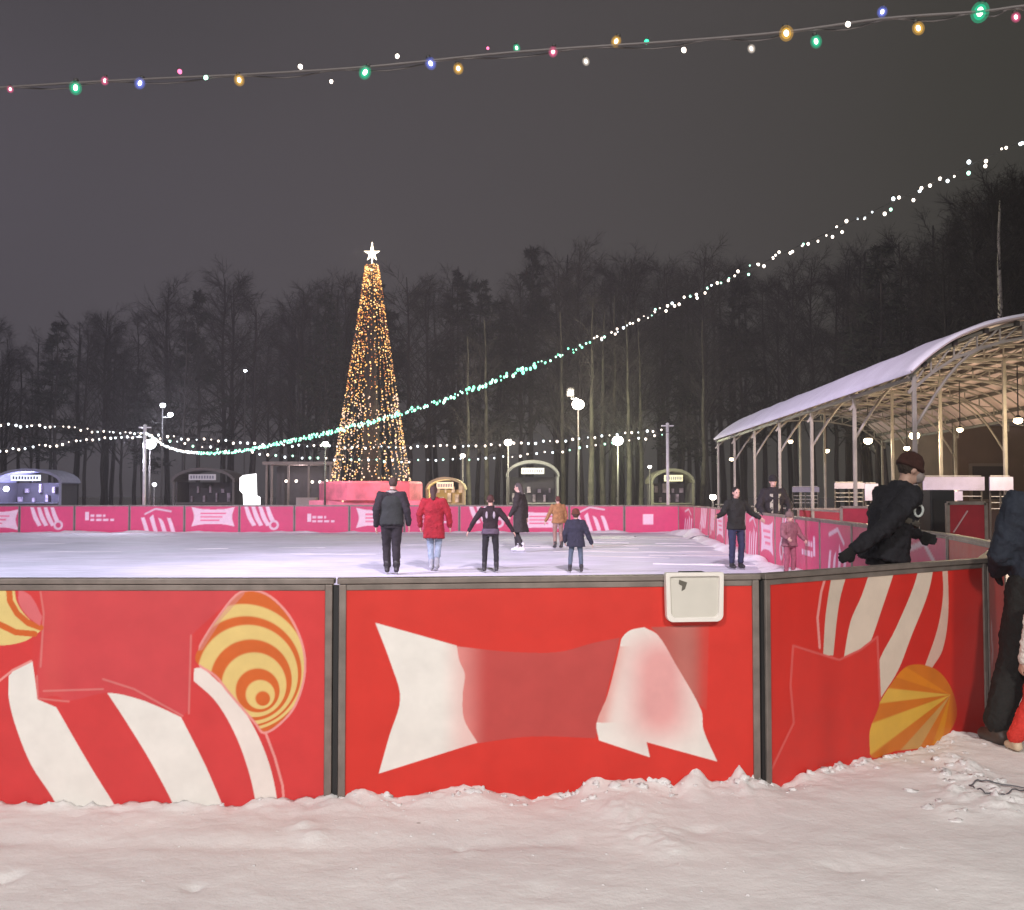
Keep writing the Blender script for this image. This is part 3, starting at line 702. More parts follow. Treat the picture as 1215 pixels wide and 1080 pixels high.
def person(px, py_foot, Y, facing, H, label, J=None, top=('black_jacket', (.02, .02, .022)), bot=('black_trousers', (.015, .015, .018)),
           hair=('brown_hair', (.06, .03, .015)), hat=None, shoe=('dark_boots', (.02, .02, .02)), coat_len=0.0, bulk=1.0, skates=True, gloves=None, headscale=1.0, extra=None, leg_w=1.0, x=None):
    J = J or sk(); k = H / 1.80
    X = x if x is not None else (px - W0 / 2) / F * Y
    t = empty('person', (X, Y, 0.0), facing, label, 'person'); t.scale = (k, k, k)
    # local +y is forward.  trunk frame
    up = (J['neck'] - J['pelvis']).normalized(); sd = (J['sr'] - J['sl']).normalized(); fw = up.cross(sd).normalized() * 1.0
    hs = headscale; hd = J['head']; hu = (hd - J['neck']).normalized()
    hf = (fw - hu * fw.dot(hu)).normalized() if 'look' not in J else (J['look'] - hu * J['look'].dot(hu)).normalized()
    hx = hf.cross(hu).normalized(); RH = Matrix((hx, hf, hu)).transposed()
    b = MB(); glv = []
    spine = [J['pelvis'] - up * .08, J['pelvis'], J['pelvis'].lerp(J['chest'], .5), J['chest'], J['chest'].lerp(J['neck'], .6), J['neck']]
    wd = [.14, .16, .14, .165, .14, .06]; dp = [.09, .11, .095, .115, .085, .055]
    b.loft([(c, a, q, sd, fw) for c, a, q in zip(spine, wd, dp)])
    b.cap(J['neck'] - up * .03, J['neck'].lerp(hd, .6), .056, .052)
    for s in 'lr':
        b.cap(J['s' + s], J['e' + s], .056, .043); b.cap(J['e' + s], J['w' + s], .042, .027)
        b.cap(J['h' + s], J['k' + s], .085, .056); b.cap(J['k' + s], J['a' + s], .055, .038); b.cap(J['a' + s], J['a' + s] + Vector((0, .14, -.06)), .038, .03)
        dr = (J['w' + s] - J['e' + s]); out = sd * (1 if s == 'r' else -1) + Vector((0, .001, 0)); out = (out - dr.normalized() * out.dot(dr.normalized()))
        hb = MB() if gloves else b
        hand(hb, J['w' + s] + dr.normalized() * .01, dr, out if out.length > .1 else fw, 1.0 if not gloves else 1.2)
        if gloves: glv.append(hb)
    H_ = lambda v: hd + RH @ (Vector(v) * hs)
    b.ell(H_((0, -.005, .02)), (.075 * hs, .095 * hs, .10 * hs), 16, 10, RH); b.ell(H_((0, .035, -.05)), (.052 * hs, .055 * hs, .062 * hs), 14, 8, RH)
    b.cap(H_((0, .085, .01)), H_((0, .106, -.022)), .010 * hs, .015 * hs, 8)
    for q in (-1, 1): b.ell(H_((q * .076, -.005, -.005)), (.012, .02, .032), 8, 6, RH); b.ell(H_((q * .022, .082, -.062)), (.018, .012, .008), 8, 6, RH)
    body = blob('body', b, M_skin, t, .0095, smooth=2)
    for g_ in glv: blob('glove', g_, cloth(gloves[0], gloves[1]), t, .0095, smooth=2)
    for q in (-1, 1):
        e = MB(); e.ell(H_((q * .031, .083, .012)), (.013 * hs, .008 * hs, .009 * hs), 10, 6, RH); e.build('eye', M_eye, t, True)
    # hair, hat
    if hair:
        b = MB(); b.ell(H_((0, -.018, .032)), (.084 * hs, .098 * hs, .104 * hs), 16, 10, RH)
        if len(hair) > 2: b.cap(H_((0, -.06, -.02)), H_((0, -.085, -.16)), .07, .05); 
        o = blob('hair', b, mat(hair[0], hair[1], .7, nscale=40, namt=.4, bump=.8, bscale=80), t, .010, .006, .03)
    if hat:
        b = MB(); b.ell(H_((0, -.014, .055)), (.094 * hs, .110 * hs, .095 * hs), 16, 10, RH); b.lathe([(.0, 0), (.001, 0)], 3, H_((0, 0, .1)))
        ring = [H_((.090 * math.cos(a), -.008 + .106 * math.sin(a), .02)) for a in np.linspace(0, 2 * math.pi, 17)]
        b.tube(ring, .017 * hs, 8, False)
        if len(hat) > 2: b.ell(H_((0, -.014, .165)), .035 * hs)
        blob('knit_hat', b, cloth(hat[0], hat[1], .95), t, .010, .008, .03)
    # jacket
    B = bulk; b = MB(); low = J['pelvis'] - up * (.08 + coat_len)
    sp = [low, low.lerp(J['pelvis'], .5), J['pelvis'] + up * .04, J['pelvis'].lerp(J['chest'], .55), J['chest'], J['chest'].lerp(J['neck'], .55), J['neck'] - up * .01, J['neck'] + up * .035]
    fl = .03 * (coat_len > .2)
    wd = [.190 + fl, .188 + fl * .6, .172, .165, .190, .170, .090, .078]; dp = [.135 + fl, .130, .122, .118, .138, .112, .085, .082]
    b.loft([(c, a * B, q * B, sd, fw) for c, a, q in zip(sp, wd, dp)], 24)
    b.tube([J['neck'] + up * .03 + (sd * math.cos(a) + fw * math.sin(a)) * .072 for a in np.linspace(0, 2 * math.pi, 17)], .026, 8, False)
    for s in 'lr':
        d = (J['w' + s] - J['e' + s]).normalized()
        b.cap(J['s' + s], J['e' + s], .078 * B, .062 * B); b.cap(J['e' + s], J['w' + s] - d * .01, .060 * B, .046 * B); b.cap(J['s' + s], J['chest'].lerp(J['neck'], .5), .075 * B, .10 * B)
    blob('jacket', b, cloth(top[0], top[1]), t, .013, .032, .10)
    b = MB(); lw = leg_w
    b.loft([(J['pelvis'] - up * .12, .15, .11, sd, fw), (J['pelvis'], .165, .118, sd, fw), (J['pelvis'] + up * .1, .155, .11, sd, fw)])
    for s in 'lr':
        b.cap(J['h' + s], J['k' + s], .096 * lw, .072 * lw); b.cap(J['k' + s], J['a' + s] + Vector((0, 0, .05)), .072 * lw, .062 * lw)
    blob('trousers', b, cloth(bot[0], bot[1]), t, .012, .020, .08)
    for s in 'lr':
        A = J['a' + s]; b = MB(); sh = mat(shoe[0], shoe[1], .5, nscale=10)
        b.cap(A + Vector((0, -.01, .09)), A + Vector((0, -.01, -.01)), .058, .052); b.cap(A + Vector((0, -.03, -.045)), A + Vector((0, .13, -.055)), .048, .042); b.cap(A + Vector((0, .0, .0)), A + Vector((0, .10, -.045)), .045, .036)
        o = blob('boot', b, sh, t, .010)
        if skates:
            e = MB(); e.box(A + Vector((0, .045, -.107)), (.006, .27, .026)); e.box(A + Vector((0, -.03, -.092)), (.03, .05, .03)); e.box(A + Vector((0, .11, -.092)), (.03, .05, .03)); e.build('blade', M_blade, o)
    if extra: extra(t, J, up, sd, fw)
    return t
FAR = 0.0; BACK = math.pi                          # facing away from / towards the viewer
def zof(Y, py): return EYE - (py - 587) / F * Y

def vest(t, J, up, sd, fw):
    m = MB(); m.loft([(c, a, q, sd, fw) for c, a, q in ((J['pelvis'] - up * .06, .226, .168), (J['pelvis'].lerp(J['chest'], .5), .214, .158), (J['chest'], .235, .175), (J['chest'].lerp(J['neck'], .62), .190, .142))], 24)
    blob('vest', m, cloth('dark_green_vest', (.014, .019, .017)), t, .014, .015, .1)
    m = MB(); m.tube([J['neck'] + up * .0 + (sd * math.cos(a) * 1.2 + fw * math.sin(a)) * .078 for a in np.linspace(0, 2 * math.pi, 17)], .034, 8, False); blob('scarf', m, cloth('grey_scarf', (.26, .25, .23)), t, .010, .01, .04)
person(465, 681, 19.15, FAR + .05, 1.86, 'man in black jacket, dark green vest and grey scarf, skating away', sk(wl=(-.29, .06, .88), wr=(.31, .0, .90), el=(-.28, -.05, 1.16), er=(.28, -.07, 1.16), kl=(-.10, .15, .5), kr=(.08, .03, .5), al=(-.08, .02, .12), ar=(.10, -.14, .13), chest=(0, .04, 1.30), neck=(.0, .07, 1.49), head=(.015, .10, 1.65)),
       top=('black_jacket', (.012, .010, .013)), bot=('black_trousers', (.012, .010, .013)), bulk=1.18, extra=vest, leg_w=1.15, hair=('dark_brown_hair', (.05, .03, .02)))
person(515, 677, 20.0, FAR - .1, 1.70, 'woman in a bright red coat and pale blue jeans skating away', sk(wl=(-.31, .12, .93), wr=(.33, .05, .92), el=(-.30, -.03, 1.18), er=(.31, -.03, 1.18), al=(-.06, .06, .12), ar=(.09, -.16, .15), kl=(-.085, .10, .5), kr=(.085, .05, .5), chest=(0, .03, 1.30), neck=(-.01, .06, 1.49), head=(-.02, .09, 1.65)),
       top=('red_coat', (.26, .006, .016)), bot=('pale_jeans', (.24, .31, .38)), shoe=('grey_skates', (.28, .30, .33)), coat_len=.20, bulk=1.22, hair=('dark_hair_long', (.05, .025, .02), 1))
def patches(t, J, up, sd, fw):
    for q in (-1, 1):
        m = MB(); c = J['chest'] - fw * .150 + sd * .085 * q + up * .03; m.ell(c, (.030, .018, .085), 10, 8); m.build('pale_patch', cloth('pale_grey_patch', (.30, .27, .30)), t, True)
    m = MB(); m.loft([(c, a, q, sd, fw) for c, a, q in ((J['pelvis'] - up * .06, .212, .152), (J['pelvis'] + up * .07, .196, .142))], 24); blob('waist_layer', m, cloth('mauve_layer', (.08, .06, .085)), t, .014, .02, .08)
person(582, 679, 19.55, FAR, 1.50, 'skater with arms held out and two pale patches on black jacket', sk(el=(-.37, -.02, 1.21), er=(.37, -.02, 1.21), wl=(-.50, .04, .97), wr=(.52, .03, .96), al=(-.14, 0, .12), ar=(.14, -.02, .12), kl=(-.13, .03, .5), kr=(.13, .03, .5)),
       top=('maroon_black_jacket', (.016, .007, .010)), bot=('black_leggings', (.010, .010, .012)), leg_w=.95, extra=patches, hair=('maroon_hair', (.06, .02, .015)), bulk=1.05)
person(617, 655, 26.5, R(70), 1.82, 'person in a long dark brown coat gliding sideways on white skates', sk(head=(0, .05, 1.66), neck=(0, .03, 1.5), el=(-.22, .06, 1.15), er=(.22, -.08, 1.15), wl=(-.20, .20, .95), wr=(.22, -.1, .9), kl=(-.06, .1, .5), al=(-.05, -.08, .12), ar=(.06, .1, .12), kr=(.07, .12, .51)),
       top=('dark_brown_coat', (.022, .017, .016)), bot=('dark_trousers', (.02, .018, .02)), shoe=('white_skates', (.6, .6, .62)), coat_len=.36, bulk=1.22, hair=('grey_brown_hair', (.07, .06, .055), 1))
person(662, 650, 28.3, FAR + .3, 1.46, 'child in a tan jacket on the ice, partly behind the child in navy', sk(el=(-.33, -.02, 1.18), wl=(-.42, .06, .95)),
       top=('tan_jacket', (.30, .15, .06)), bot=('beige_trousers', (.26, .16, .13)), hair=('reddish_brown_hair', (.10, .03, .02)), bulk=1.2)
person(683, 679, 19.5, FAR - .15, 1.20, 'small child in bulky navy jacket, brown hat and blue jeans', sk(el=(-.31, -.02, 1.12), er=(.34, -.03, 1.14), wl=(-.32, .12, .9), wr=(.45, .02, .86), al=(-.17, .0, .12), ar=(.16, -.04, .12), kl=(-.15, .03, .5), kr=(.14, .03, .5)),
       top=('navy_jacket', (.018, .020, .036)), bot=('blue_jeans', (.07, .10, .13)), hat=('brown_knit', (.10, .035, .02)), coat_len=.12, bulk=1.42, headscale=1.3)
person(873, 674, 20.4, BACK + .25, 1.66, 'woman in black top and dark blue jeans, elbows out, beside the right boards', sk(el=(-.36, .0, 1.24), er=(.34, .05, 1.22), wl=(-.50, .12, 1.12), wr=(.52, .15, 1.16), al=(-.10, 0, .12), ar=(.11, 0, .12)),
       top=('black_top', (.010, .012, .010)), bot=('dark_blue_jeans', (.018, .024, .06)), hair=('black_hair_long', (.012, .010, .008), 1), leg_w=1.05, bulk=1.15)
def frontp(t, J, up, sd, fw):
    for q in (-1, 1):
        m = MB(); m.bar(J['chest'] + fw * .150 + sd * .09 * q + up * .10, J['pelvis'] + fw * .140 + sd * .085 * q + up * .05, .065, .012); m.build('pale_front_band', cloth('pale_band', (.34, .34, .27)), t)
person(917, 660, 23.4, BACK + .1, 1.95, 'tall man in black with two pale chest bands behind the right boards', sk(el=(-.34, .05, 1.15), er=(.33, .05, 1.15), wl=(-.26, .22, 1.0), wr=(.27, .2, .98)),
       top=('black_puffer', (.014, .012, .014)), extra=frontp, hat=('black_knit', (.012, .012, .013)), hair=None, bulk=1.3, skates=False)
person(936, 668, 18.3, BACK + .4, 1.18, 'small child in a dusty pink snowsuit close to the right side boards', sk(el=(-.3, .08, 1.18), er=(.3, .1, 1.18), wl=(-.3, .26, 1.05), wr=(.28, .26, 1.1)),
       top=('dusty_pink_suit', (.24, .10, .12)), bot=('rose_trousers', (.30, .09, .13)), hat=('grey_pink_knit', (.16, .11, .10), 1), hair=None, bulk=1.25, headscale=1.2)
def lean_extra(t, J, up, sd, fw):
    m = MB(); m.loft([(c, a, q, sd, fw) for c, a, q in ((J['pelvis'] + up * .235, .218, .162), (J['pelvis'] + up * .285, .226, .166))], 24); blob('waist_band', m, cloth('grey_band', (.12, .11, .095)), t, .012, .01, .08)
    m = MB(); c = J['chest'] + up * .04 + sd * .222 + fw * .07; q = []
    m.tube([c + (fw * math.cos(a) * .035 + up * math.sin(a) * .045) for a in np.linspace(0, 2 * math.pi, 15)], .010, 6, False); m.build('round_emblem', cloth('emblem_white', (.55, .6, .58)), t, True)
    m = MB(); c = J['head'] + Vector((0, .06, -.05)); m.ell(c, (.066, .058, .062), 12, 8); m.build('pale_face_mask', cloth('pale_mask', (.30, .26, .25)), t, True)
person(1056, 800, 8.4, R(-78), 1.90, 'leaning person in black with pale face mask and one arm trailing', sk(pelvis=(0, -.05, .97), chest=(0, .02, 1.28), neck=(0, .105, 1.47), head=(0, .175, 1.615), sl=(-.19, .06, 1.41), sr=(.19, .06, 1.41),
       er=(.29, -.21, 1.19), wr=(.33, -.50, 1.02), el=(-.27, .18, 1.18), wl=(-.22, .38, 1.10), hl=(-.10, -.02, .94), hr=(.10, -.02, .94), kl=(-.12, .12, .53), kr=(.12, .06, .53)),
       top=('black_anorak', (.014, .014, .020)), hair=('black_brown_hair', (.03, .018, .012)), hat=('dark_maroon_knit', (.05, .018, .014)), bulk=1.22, extra=lean_extra, gloves=('black_gloves', (.012, .012, .014)))
person(1240, 870, 6.2, FAR + .2, 1.80, 'person in navy jacket, wide black trousers and white hat at right edge', sk(hl=(-.13, 0, .92), kl=(-.22, .02, .50), al=(-.37, -.02, .10), kr=(.14, .03, .5), ar=(.18, 0, .10), el=(-.27, .06, 1.14), wl=(-.16, .24, 1.02)),
       top=('navy_puffer', (.014, .020, .034)), bot=('black_wide_trousers', (.010, .010, .010)), hat=('white_knit', (.72, .70, .68)), hair=None, shoe=('brown_boots', (.06, .045, .038)), gloves=('dark_gloves', (.02, .02, .022)), coat_len=.06, bulk=1.3, skates=False, leg_w=1.4)
person(1246, 880, 5.95, FAR + .1, 1.05, 'child in red snow trousers with cream boots, only one leg in the frame', sk(kl=(-.23, .02, .50), al=(-.42, 0, .12), hl=(-.13, 0, .90)),
       top=('white_jacket', (.7, .66, .62)), bot=('red_snow_trousers', (.60, .035, .025)), hat=('red_knit', (.5, .03, .03), 1), hair=None, shoe=('cream_boots', (.62, .50, .36)), bulk=1.2, skates=False, leg_w=1.35, headscale=1.25)

# ------------------------------------------------------------------ light strings
def glow_mat(name, col, s): return mat(name, (0.02, 0.02, 0.02), .3, emit=col, es=s)
GW = glow_mat('warm_white_bulb', (1.0, .86, .74), 4); GG = glow_mat('green_bulb', (.03, .75, .38), 2.2); GB = glow_mat('blue_bulb', (.22, .28, 1.0), 3)
GY = glow_mat('yellow_bulb', (1.0, .55, .10), 3); GP = glow_mat('pink_bulb', (1.0, .16, .34), 2.5); GC = glow_mat('cool_white_bulb', (.85, .95, 1.0), 4)
GGW = glow_mat('pale_green_bulb', (.50, 1.0, .75), 3)
def glass(g):
    k = g.name + '_glass'
    if k in _m: return _m[k]
    m = bpy.data.materials.new(k); _m[k] = m; m.use_nodes = True; t = m.node_tree; c = g.node_tree.nodes['Principled BSDF'].inputs['Emission Color'].default_value
    e = t.nodes.new('ShaderNodeEmission'); e.inputs[0].default_value = c; e.inputs[1].default_value = 1.0
    x = t.nodes.new('ShaderNodeBsdfTransparent'); mx = t.nodes.new('ShaderNodeMixShader'); mx.inputs[0].default_value = .45
    t.links.new(x.outputs[0], mx.inputs[1]); t.links.new(e.outputs[0], mx.inputs[2]); t.links.new(mx.outputs[0], t.nodes['Material Output'].inputs[0]); return m
def halo_shell(g):  # wider shell glows faintly to imitate the halo around a bulb
    k = g.name + '_rim'
    if k in _m: return _m[k]
    m = glass(g).copy(); m.name = k; _m[k] = m
    [n for n in m.node_tree.nodes if n.type == 'MIX_SHADER'][0].inputs[0].default_value = .16; return m
CORE = glow_mat('filament_glow', (1.0, .93, .85), 7)
def bulb_mesh(g, r, core=False):
    m = MB()
    if core:
        m.cur = 2; m.ell((0, 0, -r * 1.2), (r * .5, r * .5, r * .7), 8, 6)
        m.cur = 0; m.ell((0, 0, -r * 1.25), (r * .92, r * .92, r * 1.15), 12, 8); m.cur = 3; m.ell((0, 0, -r * 1.25), (r * 1.35, r * 1.35, r * 1.6), 12, 8)
        m.cur = 1; m.lathe([(r * .6, r * .1), (r * .6, r * .8), (r * .3, r * .9)], 8)
        return m.mesh('bulb', [glass(g), M_cable, CORE, halo_shell(g)], True)
    m.cur = 0; m.lathe([(.002 * r / .02, -r * 2.3), (r * .6, -r * 2.1), (r, -r * 1.3), (r * .95, -r * .8), (r * .5, -r * .2)], 10)
    m.cur = 1; m.lathe([(r * .52, -r * .25), (r * .55, r * .5), (r * .3, r * .6)], 8)
    return m.mesh('bulb', [g, M_cable], True)
def catmull(pts, n):
    out = []
    for i in range(len(pts) - 1):
        p0, p1, p2, p3 = [Vector(pts[max(0, min(len(pts) - 1, i + d))]) for d in (-1, 0, 1, 2)]
        for k in range(n):
            t = k / n; out.append(0.5 * ((2 * p1) + (p2 - p0) * t + (2 * p0 - 5 * p1 + 4 * p2 - p3) * t * t + (3 * p1 - p0 - 3 * p2 + p3) * t ** 3))
    return out + [Vector(pts[-1])]
def resample(pts, step):
    out = [pts[0]]; acc = 0
    for a, b in zip(pts[:-1], pts[1:]):
        L = (b - a).length; s = step - acc
        while s < L: out.append(a.lerp(b, s / L)); s += step
        acc = (acc + L) % step
    return out
# the string of coloured bulbs close overhead
def yat(px): return 4.6 - px / 1215 * 1.0
ln = [(-120, 112), (0, 104), (130, 96), (300, 88), (440, 79), (610, 62), (800, 49), (930, 38), (1050, 22), (1160, 14), (1215, 7), (1330, -6)]
c3 = catmull([at(a, b, yat(a)) for a, b in ln], 8)
st = empty('string_lights', c3[0], 0, 'overhead cable with scattered coloured bulbs across the top', 'string lights', 'strings of lights over the rink')
o3 = c3[0]
m = MB(); m.tube([p - o3 for p in c3], .0055, 6)
c4 = [p + Vector((0, .02, .010 * math.sin(i * .9) - .006)) for i, p in enumerate(c3)]
m.tube([p - o3 for p in c4], .0035, 5); m.build('cable', mat('grey_cable', (.10, .09, .09), .5), st, True)
BM = {}
for px, py, g, r in [(12, 103, GP, .011), (90, 98, GG, .020), (125, 92, GP, .013), (168, 94, GB, .017), (212, 82, GP, .010), (246, 90, GGW, .010), (283, 90, GY, .017), (355, 76, GW, .010), (393, 94, GW, .008), (436, 80, GG, .019),
                     (472, 64, GW, .009), (509, 70, GB, .017), (543, 77, GY, .016), (578, 56, GP, .006), (612, 53, GG, .011), (657, 56, GP, .014), (694, 69, GW, .011), (733, 44, GY, .015), (768, 46, GG, .010), (810, 56, GW, .010),
                     (890, 54, GW, .011), (932, 34, GY, .020), (967, 43, GG, .016), (1005, 26, GW, .010), (1048, 10, GB, .014), (1087, 28, GY, .016), (1165, 4, GG, .024), (1204, 16, GP, .012), (1260, 10, GW, .012)]:
    key = (g.name, r)
    if key not in BM: BM[key] = bulb_mesh(g, r, r >= .011)
    p = at(px, py, yat(px)); o = place('bulb', BM[key], st); o.location = p - o3
    o.rotation_euler = (random.uniform(-.4, .4), random.uniform(-.5, .5), 0)

def string(label, pts, step, r, mats, zig, cr, maxp=100, cf=None):
    c = catmull(pts, 10); s = empty('string_lights', c[0], 0, label, 'string lights', 'strings of lights over the rink'); o = Vector(c[0])
    m = MB(); m.tube([p - o for p in c], cr, 5); m.build('cable', mat('thin_cable', (.06, .06, .06), .6), s, True)
    q = resample(c, step[0] if isinstance(step, list) else step); rng = random.Random(len(label)); bm = [bulb_mesh(g, r) for g in mats]
    q = [p for p in q if p.y > 0]
    infr = [p for p in q if -.53 < p.x / p.y < .53]
    infr.sort(key=lambda p: p.y); partset = set(id(p) for p in infr[:maxp]); rest = [MB() for _ in mats]
    for i, p in enumerate(q):
        z = Vector((rng.uniform(-1, 1) * .9, 0, rng.uniform(-1, 1))) * zig; k = cf(p, rng) if cf else rng.randrange(len(mats)); sc_ = rng.choice([.6, .8, 1, 1, 1.15])
        if id(p) in partset:
            b = place('bulb', bm[k], s); b.location = p - o + z; b.scale = (sc_,) * 3
        elif infr and id(p) in set(id(a) for a in infr[maxp:]) :
            sc_ *= 1.5 if cf else 1
            rest[k].ell(p - o + z + Vector((0, 0, -r)), (r * sc_, r * sc_, r * 1.4 * sc_), 6, 5)
    allr = MB()
    for k, rm_ in enumerate(rest): allr.cur = k; allr.add(rm_.v, rm_.f)
    if allr.v: tag(allr.build('bulb', list(mats), s), kind='stuff')
    return s
Ya, Xa = 6.0, 3.5
samp = [(0.0, 3.84), (.0127, 3.77), (.09, 3.41), (.173, 3.08), (.272, 2.82), (.393, 2.69), (.58, 2.64), (.727, 2.81), (.86, 3.22), (.95, 3.75), (1.0, 4.02)]
pts = [(3.5 - 18.4 * t + .0, 6 + 35 * t, z) for t, z in samp]
pts = [(4.6, 3.9, 4.4)] + pts
string('long string of small pale bulbs sagging from upper right to left pole', pts, .066, .0115, [GW, GGW, GC, glow_mat('sea_green_bulb', (.24, 1.0, .60), 3)], .034, .004, cf=lambda p, rg: (rg.choice([3, 3, 1, 1]) if 11 < p.y < 31 else (rg.choice([0, 2, 2]) if p.y > 31 else rg.choice([0, 1, 2, 0, 0]))))
PL = at(172, 514, 41); PR = at(792, 508, 41)
def sag(a, b, d, n=8): return [Vector(a).lerp(Vector(b), k / n) - Vector((0, 0, d * 4 * (k / n) * (1 - k / n))) for k in range(n + 1)]
string('upper string of white bulbs between the two far light poles', sag(PL, PR, .62), .30, .045, [GW, GC], .05, .012)
string('lower string of white bulbs between the two far light poles', sag(PL - Vector((0, 0, .1)), PR - Vector((0, .6, .2)), 1.05), .34, .042, [GGW, GW, GC], .05, .012)
string('upper dotted string of white bulbs left of the left light pole', [at(-60, 500, 30), at(0, 503, 32), at(60, 505, 35), at(120, 511, 38), PL], .36, .036, [GC, GW], .05, .01)
string('lower string of white bulbs left of the left light pole', [at(-60, 540, 38), at(0, 533, 38.5), at(60, 527, 39.4), at(120, 519, 40.2), PL - Vector((0, 0, .15))], .22, .040, [GC, GW], .06, .012)
def pole(P, z1, label, r=.05):
    t = empty('light_pole', (P.x, P.y, 0), 0, label, 'pole', 'poles that hold the light strings')
    m = MB(); m.tube([(0, 0, 0), (0, 0, z1)], r, 10); m.build('shaft', M_pole, t, True)
    m = MB(); m.lathe([(.16, 0), (.16, .03), (.08, .05), (.08, .12)], 12); m.build('base_plate', M_pole, t)
    m = MB(); m.box((0, 0, z1 - .08), (.5, .05, .05)); m.lathe([(.07, z1 - .03), (.07, z1 + .02), (.02, z1 + .05)], 10); m.build('crossarm', M_pole, t)
    return t
p1 = pole(PL, at(172, 505, 41).z, 'pale light pole at the left behind the far boards', .065)
p2 = pole(PR, at(792, 503, 41).z, 'pale light pole at the right behind the far boards', .065)

# ------------------------------------------------------------------ lit christmas tree
def xmas():
    Y = 48.0; c = at(440, 570, Y); t = empty('christmas_tree', (c.x, Y, 0), 0, 'tall slim cone christmas tree covered in amber lights with a glowing star', 'christmas tree')
    zb = 1.2; zt = at(437, 314, Y).z; rb = 2.05; rt = .30
    m = MB(); n = 28; vs = []; fs = []; lv = 40
    for i in range(lv + 1):
        f = i / lv
        for k in range(n):
            a = 2 * math.pi * k / n; r = (rb + (rt - rb) * f ** .92) * .28 * (1 + .12 * noise.noise(Vector((math.cos(a) * 3, math.sin(a) * 3, i * .7)))) - (.07 if i % 2 else 0)
            vs.append((r * math.cos(a), r * math.sin(a), zb + (zt - zb) * f))
    fs = [(i * n + k, i * n + (k + 1) % n, (i + 1) * n + (k + 1) % n, (i + 1) * n + k) for i in range(lv) for k in range(n)] + [tuple(range(n - 1, -1, -1)), tuple(lv * n + k for k in range(n))]
    m.add(vs, fs); m.build('tree_body', mat('brown_needles', (.02, .015, .01), .9, nscale=3, namt=.5, bump=1, bscale=8), t)
    am = [glow_mat('amber_led', (1.0, .44, .10), 2.0), glow_mat('gold_led', (1.0, .62, .24), 2.6), glow_mat('rose_led', (1.0, .62, .42), 1.8), glow_mat('dim_amber_led', (.7, .17, .04), .9)]
    rng = random.Random(3); G = 30
    for g in range(G):
        a0 = 2 * math.pi * g / G; m = MB(); pts = []
        for i in range(96):
            f = (i + rng.random() * .8) / 96; r = (rb + (rt - rb) * f ** .92); a = a0 + .035 * math.sin(i * .5 + g) + rng.uniform(-.045, .045)
            p = Vector((r * math.cos(a), r * math.sin(a), zb + (zt - zb) * f)); pts.append(p)
            if rng.random() < ((.78 if f < .4 else .6) + .5 * noise.noise(Vector((g * 1.7, i * .10, 0))) if f < .9 else .95):
                m.cur = (rng.choice([0, 1, 2, 2]) if f < .45 else rng.choice([0, 0, 1, 3, 3])); s = rng.uniform(.018, .042) * (1.25 if f < .1 else 1); m.ell(p, s, 5, 4)
        m.cur = 4; m.tube(pts[::4], .012, 3); m.build('light_garland', am + [M_cable], t)
    s = MB(); pts = []; zc = at(437, 301, Y).z
    R1, R2 = .40, .15
    for k in range(10): a = math.pi / 2 + k * math.pi / 5; r = R1 if k % 2 == 0 else R2; pts.append((r * math.cos(a), 0, zc + r * math.sin(a) * (1.45 if k == 0 else 1)))
    v = pts + [(0, -.12, zc), (0, .12, zc)]; s.add(v, [(k, (k + 1) % 10, 10) for k in range(10)] + [((k + 1) % 10, k, 11) for k in range(10)])
    s.build('star', glow_mat('star_light', (1.0, .84, .62), 6), t); s = MB(); s.tube([(0, 0, zt - .3), (0, 0, zc - .2)], .04, 6); s.build('mast', M_pole, t)
    lamp('star_glow', 'POINT', (0, -.5, zc), 260, (1, .82, .6), .2, None, t)
    # pedestal
    m = MB(); hw = 2.6; m.box((.0, 0, .62), (hw * 2, 3.4, 1.24)); 
    m.build('pedestal', mat('pink_pedestal', (.62, .16, .26), .6, nscale=2, namt=.25), t, bevel=.03)
    m = MB(); m.cur = 0; zt_ = at(437, 571, 46.2).z
    m.lathe([(2.45, 1.24), (2.45, zt_ - .1), (2.38, zt_), (.5, zt_)], 10); m.build('drum', mat('pink_drum', (.60, .12, .20), .5, nscale=2, namt=.4), t)
    l = lamp('tree_glow', 'POINT', (0, -3.4, 4.4), 260, (1, .55, .3), .3, None, t); l = lamp('tree_glow', 'POINT', (1.6, -3.2, 2.0), 90, (1, .45, .25), .2, None, t)
xmas()

